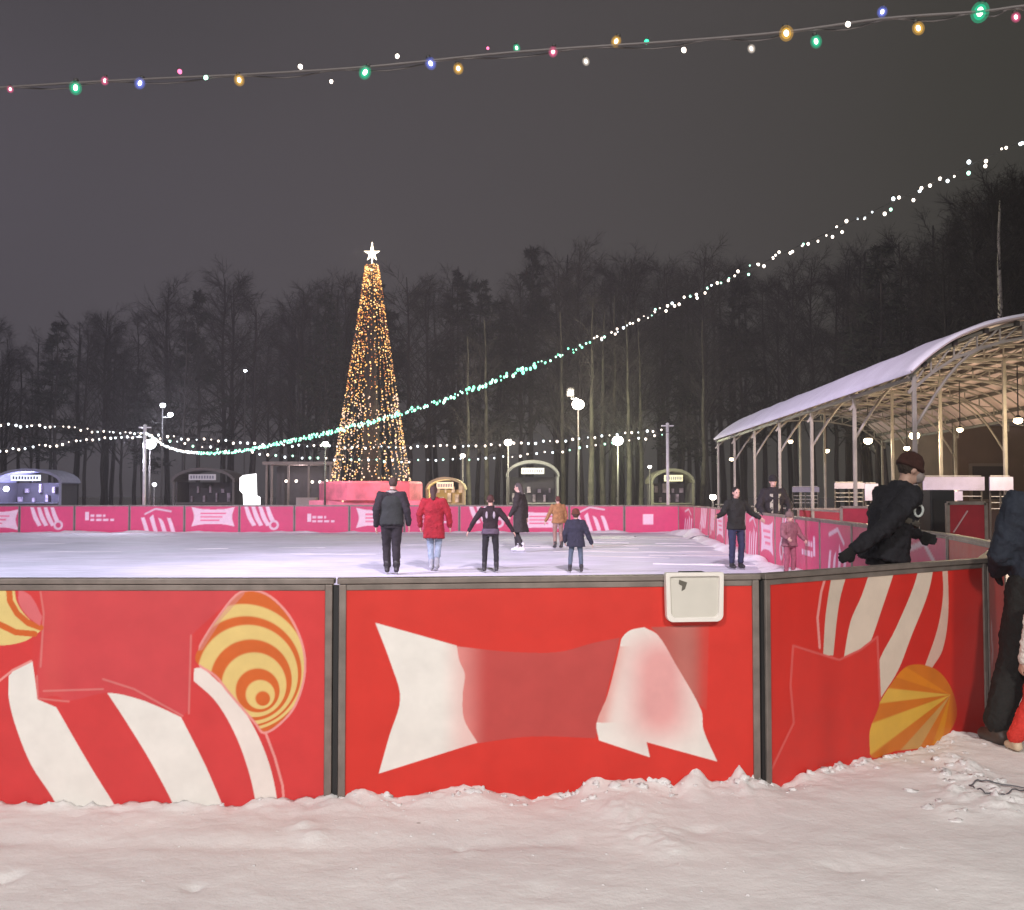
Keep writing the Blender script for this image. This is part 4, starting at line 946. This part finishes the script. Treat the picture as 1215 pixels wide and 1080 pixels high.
# ------------------------------------------------------------------ street lamps, floodlights
LM = glow_mat('lamp_lens', (1.0, .90, .78), 26); LMC = glow_mat('cool_lamp_lens', (.85, .92, 1.0), 24); LMG = glow_mat('greenish_lamp_lens', (.8, 1.0, .8), 18)
def street_lamp(px, py, Y, label, mt, size, power=0, col=(1, .88, .75), heads=1, off=(8, 10), group='lit lamps behind the rink', lens=None):
    P = at(px, py, Y); t = empty('street_lamp', (P.x, Y, 0), 0, label, 'street lamp', group)
    m = MB(); m.tube([(0, 0, 0), (0, 0, P.z - size * .6)], [.06, .035], 8); m.build('post', M_post, t, True)
    m = MB(); m.lathe([(.16, 0), (.15, .12), (.08, .16), (.07, .4)], 10); m.build('post_foot', M_post, t)
    for h in range(heads):
        q = Vector((0, 0, P.z)) + (at(px + off[0], py + off[1], Y) - P if h else Vector())
        if h: a = MB(); a.bar((0, 0, q.z - size), q - Vector((0, 0, size)), .04); a.build('arm', M_pole, t)
        m = MB(); m.box(q + Vector((0, .12, 0)), (size * 1.2, .10, size * 1.2)); m.box(q + Vector((0, .06, size * .75)), (size * 1.0, .2, .03)); hd = m.build('lamp_housing', M_dark, t, bevel=.01)
        m = MB(); k_ = .45 if h and py < 481 and px > 600 else 1; m.ell(q + Vector((0, .02, 0)), (size * k_, .08, size * .85 * k_), 14, 8); m.build('lens', mt, hd, True)
        if power: lamp('lamp_light', 'POINT', q + Vector((0, -.9, -.1)), power / heads, col, .12, None, t)
    return t
street_lamp(686, 480, 50, 'brightest lamp, on a slim post right of the centre trees', LM, .30, 1100, (1, .86, .64), 2, (-9, -14))
street_lamp(733, 523, 50, 'round white lamp just above the strings near the right light pole', LM, .27, 1500, (.92, 1, .62))
street_lamp(603, 525, 52, 'round white lamp between the tree and the brightest lamp', LM, .20, 900, (1, .96, .70))
street_lamp(193, 481, 60, 'pair of cool white lamps high above the left light pole', LMC, .16, 500, (.8, .85, 1), 2, (9, 11))
street_lamp(291, 440, 66, 'single tiny white lamp highest among the left trees', LMC, .10)
street_lamp(178, 527, 42, 'broad cool white lamp right beside the left light pole', LMC, .24, 700, (.85, .85, 1))
street_lamp(183, 575, 44, 'low small lamp just right of the left light pole', LMC, .09)
street_lamp(386, 527, 46, 'greenish white lamp left of the christmas tree', LMG, .15, 200, (.8, 1, .8))
street_lamp(771, 554, 52, 'small dim lamp left of the right light pole', LM, .09)
street_lamp(846, 590, 42, 'low bright lamp at the far end of the pavilion', LM, .14, 100)
street_lamp(549, 541, 52, 'small warm lamp right of the christmas tree', LM, .13, 180, (1, .9, .6))

# ------------------------------------------------------------------ kiosks behind the far boards
def kiosk(px0, px1, pyt, Y, label, wall, trim, lit, signcol, sign_e, light=None, col=(1, 1, 1)):
    a = at(px0, 600, Y); b = at(px1, 600, Y); Wd = b.x - a.x; top = at(px0, pyt, Y).z; D = 2.2; ev = top * .74
    t = empty('kiosk', ((a.x + b.x) / 2, Y, 0), 0, label, 'kiosk', 'kiosks behind the rink')
    n = 14; arc = [(-Wd / 2 * math.cos(math.pi * k / n), ev + (top - ev) * math.sin(math.pi * k / n)) for k in range(n + 1)]
    m = MB(); o = [(x, -.25, z) for x, z in arc]; q = [(x, D, z) for x, z in arc]; th = .16
    oi = [(x * .93, -.25, ev + (z - ev) * .86 - .05) for x, z in arc]; qi = [(x * .93, D, ev + (z - ev) * .86 - .05) for x, z in arc]; N = n + 1
    m.add(o + q + oi + qi, [(k, k + 1, N + k + 1, N + k) for k in range(n)] + [(2 * N + k + 1, 2 * N + k, 3 * N + k, 3 * N + k + 1) for k in range(n)] + [(k + 1, k, 2 * N + k, 2 * N + k + 1) for k in range(n)]
          + [(N + k, N + k + 1, 3 * N + k + 1, 3 * N + k) for k in range(n)] + [(0, N, 3 * N, 2 * N), (n, 2 * N + n, 3 * N + n, N + n)])
    m.build('arched_roof', trim, t)
    m = MB(); m.box((0, D - .05, ev / 2), (Wd * .9, .08, ev)); m.box((-Wd * .44, D / 2, ev / 2), (.08, D - .2, ev)); m.box((Wd * .44, D / 2, ev / 2), (.08, D - .2, ev)); m.box((0, 0, .5), (Wd * .88, .1, 1.0)); m.build('wall', wall, t)
    for s in (-1, 1): m = MB(); m.box((s * Wd * .465, -.1, ev / 2), (.12, .12, ev)); m.build('post', trim, t)
    m = MB(); m.box((0, -.05, 1.04), (Wd * .9, .5, .07)); m.build('counter', trim, t)
    m = MB(); m.box((0, -.34, ev + (top - ev) * .32), (Wd * .42, .06, .32)); sg = m.build('sign', mat('sign_' + label[:9].replace(' ', '_'), signcol, .5, emit=signcol, es=sign_e), t)
    m = MB(); zc = ev + (top - ev) * .32
    for k in range(9): m.box((-Wd * .17 + k * Wd * .042, -.375, zc + random.uniform(-.01, .01)), (Wd * .024, .01, .16))
    m.build('lettering', mat('sign_letters', (.15, .15, .2), .6), sg)
    rng = random.Random(px0)
    for k in range(8): h = rng.uniform(.2, .5); m = MB(); m.box(((-.36 + .1 * k) * Wd, D - .3, 1.1 + h / 2 + (k % 2) * .5), (rng.uniform(.1, .22), .2, h)); m.build('shelf_goods', mat('goods_mixed', (.3, .25, .28), .6, nscale=3, namt=.8), t, bevel=.02)
    if light: lamp('kiosk_light', 'POINT', (0, .5, ev - .15), light, col, .1, None, t)
    if lit: m = MB(); m.ell((-Wd * .3, -.15, ev - .35), (.16, .06, .14), 10, 6); m.build('window_lamp', lit, t, True)
KW = mat('kiosk_grey_wood', (.05, .045, .05), .8, nscale=4); KT = mat('kiosk_pale_trim', (.26, .26, .34), .7, nscale=3); KD = mat('kiosk_dark_trim', (.10, .09, .09), .8)
kiosk(-8, 75, 556, 55, 'violet lit arched kiosk at the far left', KW, KT, LMC, (.75, .80, 1.0), 1.3, 420, (.55, .55, 1))
kiosk(204, 280, 555, 55, 'dark arched kiosk with a dull sign left of the white screen', KW, KD, None, (.35, .33, .36), .35)
kiosk(600, 664, 546, 54, 'tall grey arched kiosk behind the long dark coat', KW, mat('kiosk_grey_trim', (.12, .12, .12), .8), None, (.4, .4, .4), .12, 12, (.8, .9, 1))
kiosk(772, 824, 556, 52, 'olive arched kiosk behind the right light pole', KW, mat('kiosk_olive_trim', (.10, .095, .07), .8), None, (.7, .65, .45), .14, 12, (1, .85, .6))
kiosk(505, 552, 566, 50, 'small yellow lit kiosk right of the tree pedestal', mat('kiosk_tan', (.3, .22, .12), .8), mat('kiosk_cream_trim', (.30, .25, .16), .7), None, (.9, .75, .5), .5, 110, (1, .8, .45))
# bright screen
def screen():
    P = at(296, 600, 47); t = empty('light_screen', (P.x, 47, 0), 0, 'blazing white lit screen standing on the snow left of the frame booth', 'screen')
    z = lambda py: at(296, py, 47).z; xx = lambda px: at(px, 600, 47).x - P.x
    pts = [(284, 567), (288, 564), (303, 562), (304, 588), (308, 590), (308, 600), (289, 601), (288, 586), (284, 582)]
    n = len(pts); v = [(xx(a), 0, z(b)) for a, b in pts] + [(xx(a), .15, z(b)) for a, b in pts]
    m = MB(); m.add(v, [tuple(range(n - 1, -1, -1)), tuple(range(n, 2 * n))] + [(k, (k + 1) % n, n + (k + 1) % n, n + k) for k in range(n)]); m.build('lit_face', glow_mat('screen_white', (1, .98, 1), 2.2), t)
    m = MB(); m.box((xx(297), .08, z(600) / 2), (.8, .3, z(600))); m.build('stand', M_dark, t)
screen()
def booth():
    Y = 52; a = at(316, 600, Y); b = at(392, 600, Y); W = b.x - a.x; zt = at(316, 548, Y).z; t = empty('frame_booth', ((a.x + b.x) / 2, Y, 0), 0, 'flat-roofed open frame booth with a row of bulbs left of the christmas tree', 'booth')
    K = mat('booth_timber', (.17, .14, .13), .8, nscale=3)
    m = MB(); m.box((0, 1, zt - .08), (W + .3, 2.6, .16)); m.build('roof', K, t)
    for x in (-.5, -.42, -.16, .16, .42, .5): m = MB(); m.box((x * W, 0, (zt - .16) / 2), (.10, .10, zt - .16)); m.build('post', K, t)
    m = MB(); m.box((0, 2.2, (zt - .2) / 2), (W, .06, zt - .2)); m.build('wall', KW, t); m = MB(); m.box((0, 0, .5), (W * .8, .08, 1)); m.build('front_panel', KW, t)
    m = MB(); m.box((W * .14, -.1, 1.1), (W * .3, .6, .5)); m.build('counter', mat('counter_pale', (.3, .25, .25), .8), t)
    for px in (340, 352, 371, 380, 388): m = MB(); q = at(px, 570 + (px % 3), Y); m.ell(q - Vector(t.location) + Vector((0, -.1, 0)), .075, 8, 6); m.build('bulb', GW, t, True)
    lamp('booth_light', 'POINT', (0, .6, zt - .5), 60, (1, .8, .8), .1, None, t)
booth()

# ------------------------------------------------------------------ pavilion on the right
def pavilion():
    Y1, N, bay = 16.8, 6, 3.35; dx = .041
    t = empty('pavilion', (6.60, Y1, 0), 0, 'long open pavilion with a snow covered arched roof on slim steel columns', 'pavilion')
    prof = [(0, 3.5), (.34, 3.80), (.82, 4.11), (1.37, 4.31), (1.9, 4.42), (2.5, 4.49), (3.2, 4.52), (3.9, 4.49), (4.5, 4.42), (5.03, 4.31), (5.58, 4.10), (6.2, 3.5)]
    Pm = lambda u, j, z: Vector((u + dx * bay * j, bay * j, z))
    cp = catmull([(u, 0, z) for u, z in prof], 3)
    n = len(cp); m = MB(); vs = []
    for j in np.linspace(-.06, N + .04, 25):
        for k, p in enumerate(cp): vs.append(Pm(p.x, j, p.z))
    for j in np.linspace(-.06, N + .04, 25):
        for k, p in enumerate(cp): vs.append(Pm(p.x, j, p.z + .03))
    J = 25; q = J * n
    fs = [(j * n + k, (j + 1) * n + k, (j + 1) * n + k + 1, j * n + k + 1) for j in range(J - 1) for k in range(n - 1)]
    fs += [(q + a, q + d, q + c, q + b) for a, b, c, d in fs]
    fs += [(k, k + 1, q + k + 1, q + k) for k in range(n - 1)] + [((J - 1) * n + k + 1, (J - 1) * n + k, q + (J - 1) * n + k, q + (J - 1) * n + k + 1) for k in range(n - 1)]
    fs += [((j + 1) * n, j * n, q + j * n, q + (j + 1) * n) for j in range(J - 1)]
    m.add(vs, fs); rf = m.build('roof', mat('roof_sheet', (.40, .33, .32), .6, nscale=1.2, namt=.15), t, True)
    m = MB(); vs = []; J = 60
    for j in range(J):
        jj = -.062 + (N + .11) * j / (J - 1)
        for k, p in enumerate(cp):
            th = .07 + .03 * noise.noise(Vector((p.x * 1.5, jj * 4, 0))); e = .0 if 0 < k < n - 1 else .05
            if j in (0, J - 1): th *= .6
            vs.append(Pm(p.x - (.03 if k == 0 else 0), jj, p.z + .032 + th * (0.5 if k == 0 else 1)))
    for j in (0, J - 1):
        for k, p in enumerate(cp): vs.append(Pm(p.x, -.062 + (N + .11) * j / (J - 1), p.z + .031))
    fs = [(j * n + k, j * n + k + 1, (j + 1) * n + k + 1, (j + 1) * n + k) for j in range(J - 1) for k in range(n - 1)]
    q = J * n; fs += [(q + k, q + k + 1, k + 1, k) for k in range(n - 1)]
    o2 = len(vs)
    for j in range(J): vs.append(Pm(-.02, -.062 + (N + .11) * j / (J - 1), 3.5 + .0))
    fs += [(o2 + j, j * n, (j + 1) * n, o2 + j + 1) for j in range(J - 1)]
    m.add(vs, fs); m.build('snow_layer', snow_mat('roof_snow', (.66, .68, .74), 1, .3), rf, True)
    SM = mat('pavilion_steel', (.26, .25, .22), .6, .2, nscale=3, namt=.3)
    def z_at(u): return float(np.interp(u, [p[0] for p in prof], [p[1] for p in prof]))
    for j in range(N + 1):                                     # arch trusses
        m = MB(); us = np.linspace(.0, 6.2, 17); Ls = []
        for u in us:
            zt = z_at(u) - .05; zb = max(3.25, zt - .16 - .30 * (1 - abs(u - 3.1) / 3.1) * .4)
            zb = zt - .26; Ls.append((u, zt, zb))
        for (u0, a0, b0), (u1, a1, b1) in zip(Ls[:-1], Ls[1:]):
            m.bar(Pm(u0, j, a0), Pm(u1, j, a1), .045); m.bar(Pm(u0, j, b0), Pm(u1, j, b1), .045); m.bar(Pm(u0, j, b0), Pm(u1, j, a1), .025); m.bar(Pm(u1, j, b1), Pm(u1, j, a1), .025)
        m.build('arch_truss', SM, t)
        if j < N:
            pass
    for u in np.linspace(.25, 5.95, 12):                        # purlins
        m = MB(); a = Pm(u, -.03, z_at(u) - .06); b = Pm(u, N + .02, z_at(u) - .06); m.bar(a, b, .07, .09); m.build('purlin', mat('dark_purlin', (.025, .02, .018), .7), t)
    for j in range(N):
        for u0, u1 in ((0.1, 1.4), (6.1, 4.8)):
            m = MB(); pts = [Pm(u0 + (u1 - u0) * s, j + .0, z_at(0) - .9 + (z_at(u1) - .35 - z_at(0) + .9) * math.sin(s * math.pi / 2)) for s in np.linspace(0, 1, 8)]; m.tube(pts, .028, 6); m.build('curved_brace', SM, t, True)
    for j in range(N + 1):
        for u in (.10, 3.1, 6.10):
            uu = u; hc = 3.50 if u != 3.1 else 4.2
            m = MB(); a = Pm(uu, j, 0); b = Pm(uu, j, hc); m.box((a + b) / 2, (.065, .065, hc)); c = m.build('column', SM, t, bevel=.005)
            m = MB(); m.box(a + Vector((0, 0, .01)), (.26, .26, .02)); m.build('foot_plate', SM, c)
    # eave beams
    for u in (.08, 6.12): m = MB(); m.bar(Pm(u, 0, 3.44), Pm(u, N, 3.44), .05, .07); m.build('eave_beam', M_post, t)
    for j in range(N):                                         # light curved ribs between the trusses
        for q_ in (.2, .4, .6, .8):
            m = MB(); m.tube([Pm(u, j + q_, z_at(u) - .10) for u in np.linspace(.06, 6.14, 18)], .022, 5); m.build('rib', SM, t, True)
    # hand rail between the first columns and bracing at the near corner
    m = MB(); m.bar(Pm(0.05, 0, 1.15), Pm(.55, 0, 1.0), .05); m.bar(Pm(-.1, 0, 1.25), Pm(.35, 0.02, .75), .05); m.build('corner_brace', SM, t)
    for j in range(1, N):
        m = MB(); m.bar(Pm(0, j, 1.15), Pm(0, j + 1, 1.15), .04); m.bar(Pm(0, j, .75), Pm(0, j + 1, .75), .03); m.build('hand_rail', SM, t)
    return t, Pm
pv, Pm = pavilion()
def hang(px, py, Y, label, r, power, col):
    P = at(px, py, Y); t = empty('hanging_lamp', P, 0, label, 'lamp', 'lamps lit under the pavilion roof')
    m = MB(); m.tube([(0, 0, r), (0, 0, max(.15, 3.95 - P.z))], .012, 5); m.lathe([(r * .9, r * .5), (r * .5, r * 1.1), (.02, r * 1.3)], 12); m.build('shade', M_dark, t)
    m = MB(); m.ell((0, 0, 0), (r, r, r * .8), 12, 8); m.build('bulb', glow_mat('pavilion_bulb', (1, .80, .52), 12), t, True)
    if power: lamp('hanging_lamp_light', 'POINT', (0, 0, -r - .08), power, col, .1, None, t)
WC = (1, .74, .46)
hang(1030, 523, 28, 'round warm lamp under the far half of the pavilion roof', .12, 190, WC)
hang(1085, 517, 24, 'wide warm lamp above the leaning skater', .12, 190, WC)
hang(1139, 510, 22, 'small round lamp right of the near pavilion column', .065, 150, WC)
hang(1208, 499, 19, 'bright warm lamp at the right edge under the pavilion', .08, 200, WC)
hang(1076, 532, 27, 'dim yellow lamp behind the head of the leaning skater', .08, 60, (1, .65, .25))
hang(981, 535, 35, 'tiny pale lamp under the far end of the pavilion', .09, 60, (1, .85, .7))
hang(938, 524, 37, 'small lamp near the far left pavilion columns', .09, 0, WC)
hang(1131, 577, 30, 'small pinkish lamp low behind the near pavilion column', .09, 40, (1, .6, .5))
hang(868, 545, 37.5, 'tiny lamp at the far left corner of the pavilion', .08, 0, WC)
# white banners on rails under the pavilion
def banner(px0, px1, py0, py1, Y, label, col=(.50, .48, .52), e=0):
    a = at(px0, py0, Y); b = at(px1, py1, Y); W = b.x - a.x; t = empty('banner_rail', ((a.x + b.x) / 2, Y, 0), 0, label, 'banner', 'pale banners on rails under the pavilion')
    m = MB(); m.box((0, 0, (a.z + b.z) / 2), (W, .03, a.z - b.z)); m.build('banner', mat('banner_cloth_%g' % col[0], (col[0], col[1], min(.95, col[2] * 1.25)), .8, nscale=3, namt=.15), t)
    for x in (-W / 2 + .03, 0, W / 2 - .03): m = MB(); m.box((x, .05, a.z / 2), (.03, .03, a.z)); m.build('post', M_post, t)
    for zz in (a.z + .02, b.z - .12, b.z - .24, b.z - .36): m = MB(); m.box((0, .05, zz), (W - .08, .015, .015)); m.build('rail', M_pole, t)
banner(1095, 1168, 566, 582, 21, 'long white banner right of the leaning skater')
banner(1114, 1142, 583, 594, 20.5, 'small white banner hanging below the long white one')
banner(1174, 1202, 566, 582, 20, 'short white banner beside the navy figure')
banner(990, 1026, 573, 580, 29, 'narrow pale banner behind the pavilion columns', (.33, .32, .34))
banner(1026, 1042, 574, 594, 25, 'upright white banner left of the leaning skater')
banner(940, 972, 578, 584, 34, 'faint pale banner at the far end under the pavilion', (.26, .26, .28))
# red barrier stands outside the boards
def stand(px0, px1, pyt, Y, label, col, h0=0.0):
    a = at(px0, pyt, Y); b = at(px1, pyt, Y); W = b.x - a.x; t = empty('barrier_stand', ((a.x + b.x) / 2, Y, 0), 0, label, 'barrier', 'barriers standing outside the right boards')
    m = MB(); m.box((0, 0, a.z / 2 + .05), (W, .03, a.z - .1)); m.build('barrier_sheet', mat('barrier_%g' % col[0], col, .6, nscale=3, namt=.3), t)
    m = MB()
    for x in (-W / 2, W / 2): m.box((x, 0, a.z / 2), (.045, .045, a.z))
    m.box((0, 0, a.z), (W, .045, .045)); m.build('frame', M_alu, t)
    return t, W, a.z
t, W_, z_ = stand(1124, 1169, 597, 13.2, 'dark red barrier with a pale diagonal stroke beside the navy figure', (.30, .012, .025))
m = MB(); m.bar((-W_ * .38, -.03, z_ - .38), (-W_ * .0, -.03, z_ - .1), .035, .01); m.build('pale_stroke', mat('pale_stroke', (.6, .4, .42), .6), t)
stand(947, 1000, 604, 24, 'low crimson barrier behind the right boards, farther one', (.22, .01, .03))
stand(998, 1034, 602, 19, 'low crimson barrier behind the right boards, nearer one', (.26, .012, .035))
t = empty('equipment_cabinet', (at(1118, 600, 14).x + .05, 14.3, 0), 0, 'tall dark cabinet standing between leaning skater and red barrier', 'cabinet')
m = MB(); zt = at(1118, 584, 14.3).z; m.box((0, 0, zt / 2 + .03), (.34, .4, zt)); m.build('case', mat('dark_cabinet', (.02, .022, .026), .6, nscale=5), t, bevel=.015); m = MB(); m.box((0, -.206, zt / 2), (.28, .012, zt - .2)); m.build('door', M_dark, t); m = MB(); m.box((.1, -.222, zt / 2), (.02, .02, .12)); m.build('handle', M_pole, t)
# pavilion's building far behind
t = empty('service_building', (22.0, 34, 0), 0, 'low brown service building seen through the pavilion', 'building')
m = MB(); m.box((0, 3, 1.9), (14, 6, 3.8)); m.build('wall', mat('brown_render', (.085, .055, .042), .85, nscale=1, namt=.3), t)
m = MB(); m.box((0, 3, 3.9), (14.6, 6.6, .2)); m.build('roof', mat('roof_dark', (.08, .07, .07), .8), t)
for k in range(6):
    x = -6 + k * 2.4; m = MB(); m.box((x, -.03, 1.9), (1.3, .08, 1.3)); f = m.build('window', mat('window_frame_pale', (.12, .10, .085), .6), t); m = MB(); m.box((x, -.08, 1.9), (1.1, .03, 1.1)); m.build('pane', mat('dark_glass', (.03, .025, .03), .15), f)

# ------------------------------------------------------------------ trees
def make_tree(seed, h, spread, dens, kind):
    rng = random.Random(seed); tr = MB(); cr = MB(); V = Vector
    def limb(mb, p, d, L, r, segs, wob, n):
        pts = [p]; d = d.normalized()
        for i in range(segs):
            d = (d + V((rng.uniform(-1, 1), rng.uniform(-1, 1), rng.uniform(-.4, .9))) * wob).normalized(); p = p + d * L / segs; pts.append(p)
        mb.tube(pts, [r * (1 - .75 * i / segs) for i in range(segs + 1)], n, False); return pts
    P = [V((0, 0, -.1))]; q = V((0, 0, 0))
    k = 9
    for i in range(1, k + 1): q = V((P[-1].x + rng.uniform(-.10, .10), P[-1].y + rng.uniform(-.10, .10), h * i / k)); P.append(q)
    tr.tube(P, [h * (.016 if seed == 9 else .011) * (1 - .88 * i / k) + .012 for i in range(k + 1)], 7, False)
    nl = int(26 * dens)
    for i in range(nl):
        f = rng.uniform(.28, .99); z = h * f; ii = min(k - 1, int(f * k)); base = P[ii].lerp(P[ii + 1], f * k - ii)
        a = rng.uniform(0, 2 * math.pi); up = rng.uniform(.5, 1.5) if kind == 'birch' else (rng.uniform(-.1, .25))
        L = spread * (1.15 - f) * rng.uniform(.7, 1.25) + .5
        if kind == 'spruce': L = spread * (1.02 - f) * rng.uniform(.85, 1.1) + .25
        pts = limb(cr, base, V((math.cos(a), math.sin(a), up)), L, .045 * (1.15 - f) + .012, 4, .16, 4)
        for j in range(int((7 if kind == 'birch' else 9))):
            s = rng.uniform(.15, 1.0) * 4; jj = min(3, int(s)); b2 = pts[jj].lerp(pts[jj + 1], s - jj)
            d2 = V((math.cos(a) + rng.uniform(-1.1, 1.1), math.sin(a) + rng.uniform(-1.1, 1.1), up * .6 + rng.uniform(-.6, .6)))
            p2 = limb(cr, b2, d2, L * rng.uniform(.25, .5), .016, 2, .3, 3)
            for w_ in range(7 if kind == 'birch' else 8):
                u = rng.uniform(0, 2); u0 = min(1, int(u)); b3 = p2[u0].lerp(p2[u0 + 1], u - u0)
                d3 = d2.normalized() + V((rng.uniform(-1, 1), rng.uniform(-1, 1), rng.uniform(-1.1, .9)))
                p = b3; e = b3 + d3.normalized() * rng.uniform(.3, .85) * (1 if kind == 'birch' else .6); wv = d3.cross(V((rng.uniform(-1, 1), rng.uniform(-1, 1), rng.uniform(-1, 1)))).normalized() * (.009 if kind == 'birch' else .05)
                cr.add([p - wv, p + wv, e], [(0, 1, 2)])
                if kind == 'birch':
                    mdl = p.lerp(e, .5); e2 = mdl + (d3.normalized() + V((rng.uniform(-1, 1), rng.uniform(-1, 1), rng.uniform(-1, 1))) * .8) * .35; cr.add([mdl - wv * .8, mdl + wv * .8, e2], [(0, 1, 2)])
    return tr, cr
M_bark = mat('dark_bark', (.022, .018, .018), .9, nscale=4, namt=.4); M_twig = mat('dark_twigs', (.016, .013, .013), .9, nscale=.4, namt=.5)
M_needle = mat('spruce_needles', (.010, .013, .010), .9, nscale=.5, namt=.5)
M_birch = mat('birch_bark', (.36, .33, .28), .8, nscale=5, namt=.6)
V_ = []
for i, (sd_, kd, dn) in enumerate([(1, 'birch', 1.5), (2, 'birch', 1.7), (3, 'birch', 1.4), (4, 'birch', 1.9), (5, 'spruce', 2.6), (6, 'spruce', 2.8)]):
    tr, cr = make_tree(sd_, 15, 4.6 if kd == 'birch' else 3.2, dn, kd)
    V_.append((tr.mesh('trunk', M_bark, True), cr.mesh('crown', M_twig if kd == 'birch' else M_needle), kd))
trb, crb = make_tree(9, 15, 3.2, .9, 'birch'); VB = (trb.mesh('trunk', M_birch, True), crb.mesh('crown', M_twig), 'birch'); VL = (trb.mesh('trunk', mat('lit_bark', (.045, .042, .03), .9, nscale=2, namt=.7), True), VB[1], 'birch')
def tree(px, pyt, Y, v, label, group, wide=1.0):
    P = at(px, pyt, Y); s = P.z / 15.0
    t = empty('bare_tree' if v[2] == 'birch' else 'spruce_tree', (P.x, Y, 0), random.uniform(0, 6.28), label, 'tree', group); t.scale = (s * wide, s * wide, s)
    place('trunk', v[0], t); place('crown', v[1], t); return t
random.seed(21)
top_px = [-60, 0, 60, 110, 150, 185, 230, 270, 330, 365, 400, 470, 520, 560, 600, 640, 690, 730, 770, 800, 850, 900, 950, 1000, 1060, 1110, 1150, 1200, 1260]
top_py = [390, 388, 380, 368, 385, 355, 340, 325, 350, 335, 325, 330, 315, 312, 335, 288, 300, 290, 320, 318, 300, 320, 315, 300, 290, 262, 232, 215, 210]
GT = 'trees of the dark park behind the rink'
N1 = 64
for i in range(N1):
    px = -60 + 1330 * (i + random.uniform(.1, .9)) / N1; py = float(np.interp(px, top_px, top_py)) + random.choice([random.uniform(-8, 12), random.uniform(0, 34), random.uniform(20, 75)])
    Y = random.uniform(62, 84) if px < 1000 else random.uniform(48, 62)
    sp = random.random() < .22; v = V_[random.choice([4, 5])] if sp else V_[random.choice([0, 1, 2, 3])]
    tree(px, py, Y, v, 'dark spruce in the tree belt behind the rink' if sp else 'dark bare tree in the tree belt behind the rink', GT + (', spruces' if sp else ', bare ones'), random.uniform(.85, 1.15))
tree(1180, 238, 44, VB, 'pale trunked birch rising above the pavilion roof at the right', 'pale birches')
pale = [(557, 400, 'behind the small warm lamp right of the christmas tree'), (700, 360, 'just right of the brightest lamp'), (714, 370, 'second right of the brightest lamp'), (746, 380, 'right of the round lamp near the right light pole'),
        (760, 390, 'left of the olive kiosk'), (578, 380, 'left of the arms-out skater in line with the lamps'), (668, 370, 'left of the brightest lamp post'), (727, 350, 'behind the round white lamp'), (832, 380, 'between olive kiosk and pavilion')]
for px, py, w_ in pale: tree(px, py, random.uniform(52.5, 58), VL, 'slender lamp-lit tree ' + w_, 'slender trees among the lamps', .9)
# mass of the wood farther back
wm = MB(); rng = random.Random(8)
far_t = MB()
trf, crf = make_tree(17, 15, 4.6, .75, 'birch')
va = np.array(crf.v); vt = np.array(trf.v); allv = []; allf = []; off = 0
for k in range(110):
    X = rng.uniform(-78, 80); Y = rng.uniform(88, 125); px = X / Y * F + W0 / 2; py = float(np.interp(px, top_px, top_py)) + rng.uniform(5, 40)
    s = at(px, py, Y).z / 15; a = rng.uniform(0, 6.28); c_, s_ = math.cos(a), math.sin(a)
    for arr, fc in ((va, crf.f), (vt, trf.f)):
        x_ = (arr[:, 0] * c_ - arr[:, 1] * s_) * s * 1.15 + X; y_ = (arr[:, 0] * s_ + arr[:, 1] * c_) * s * 1.15 + Y
        allv.append(np.stack([x_, y_, arr[:, 2] * s], 1)); allf.append([tuple(i + off for i in f) for f in fc]); off += len(arr)
me = bpy.data.meshes.new('far_wood'); me.from_pydata(np.concatenate(allv).tolist(), [], [f for L in allf for f in L]); me.materials.append(M_twig)
o = bpy.data.objects.new('far_wood', me); COL.objects.link(o); tag(o, 'dark mass of bare woodland farthest back', 'woodland', kind='stuff')

# ------------------------------------------------------------------ snowy night air
def haze():
    m = bpy.data.materials.new('night_haze'); m.use_nodes = True; t = m.node_tree
    for n in list(t.nodes):
        if n.type == 'BSDF_PRINCIPLED': t.nodes.remove(n)
    v = t.nodes.new('ShaderNodeVolumePrincipled'); v.inputs['Color'].default_value = (.9, .88, .9, 1); v.inputs['Density'].default_value = HAZE
    t.links.new(v.outputs[0], [n for n in t.nodes if n.type == 'OUTPUT_MATERIAL'][0].inputs['Volume'])
    b = MB(); b.box((0, 45, 15), (240, 180, 33)); tag(b.build('haze', m), 'thin snowy night haze over the whole rink', 'haze', kind='stuff')
HAZE = 0.0012
if HAZE: haze()
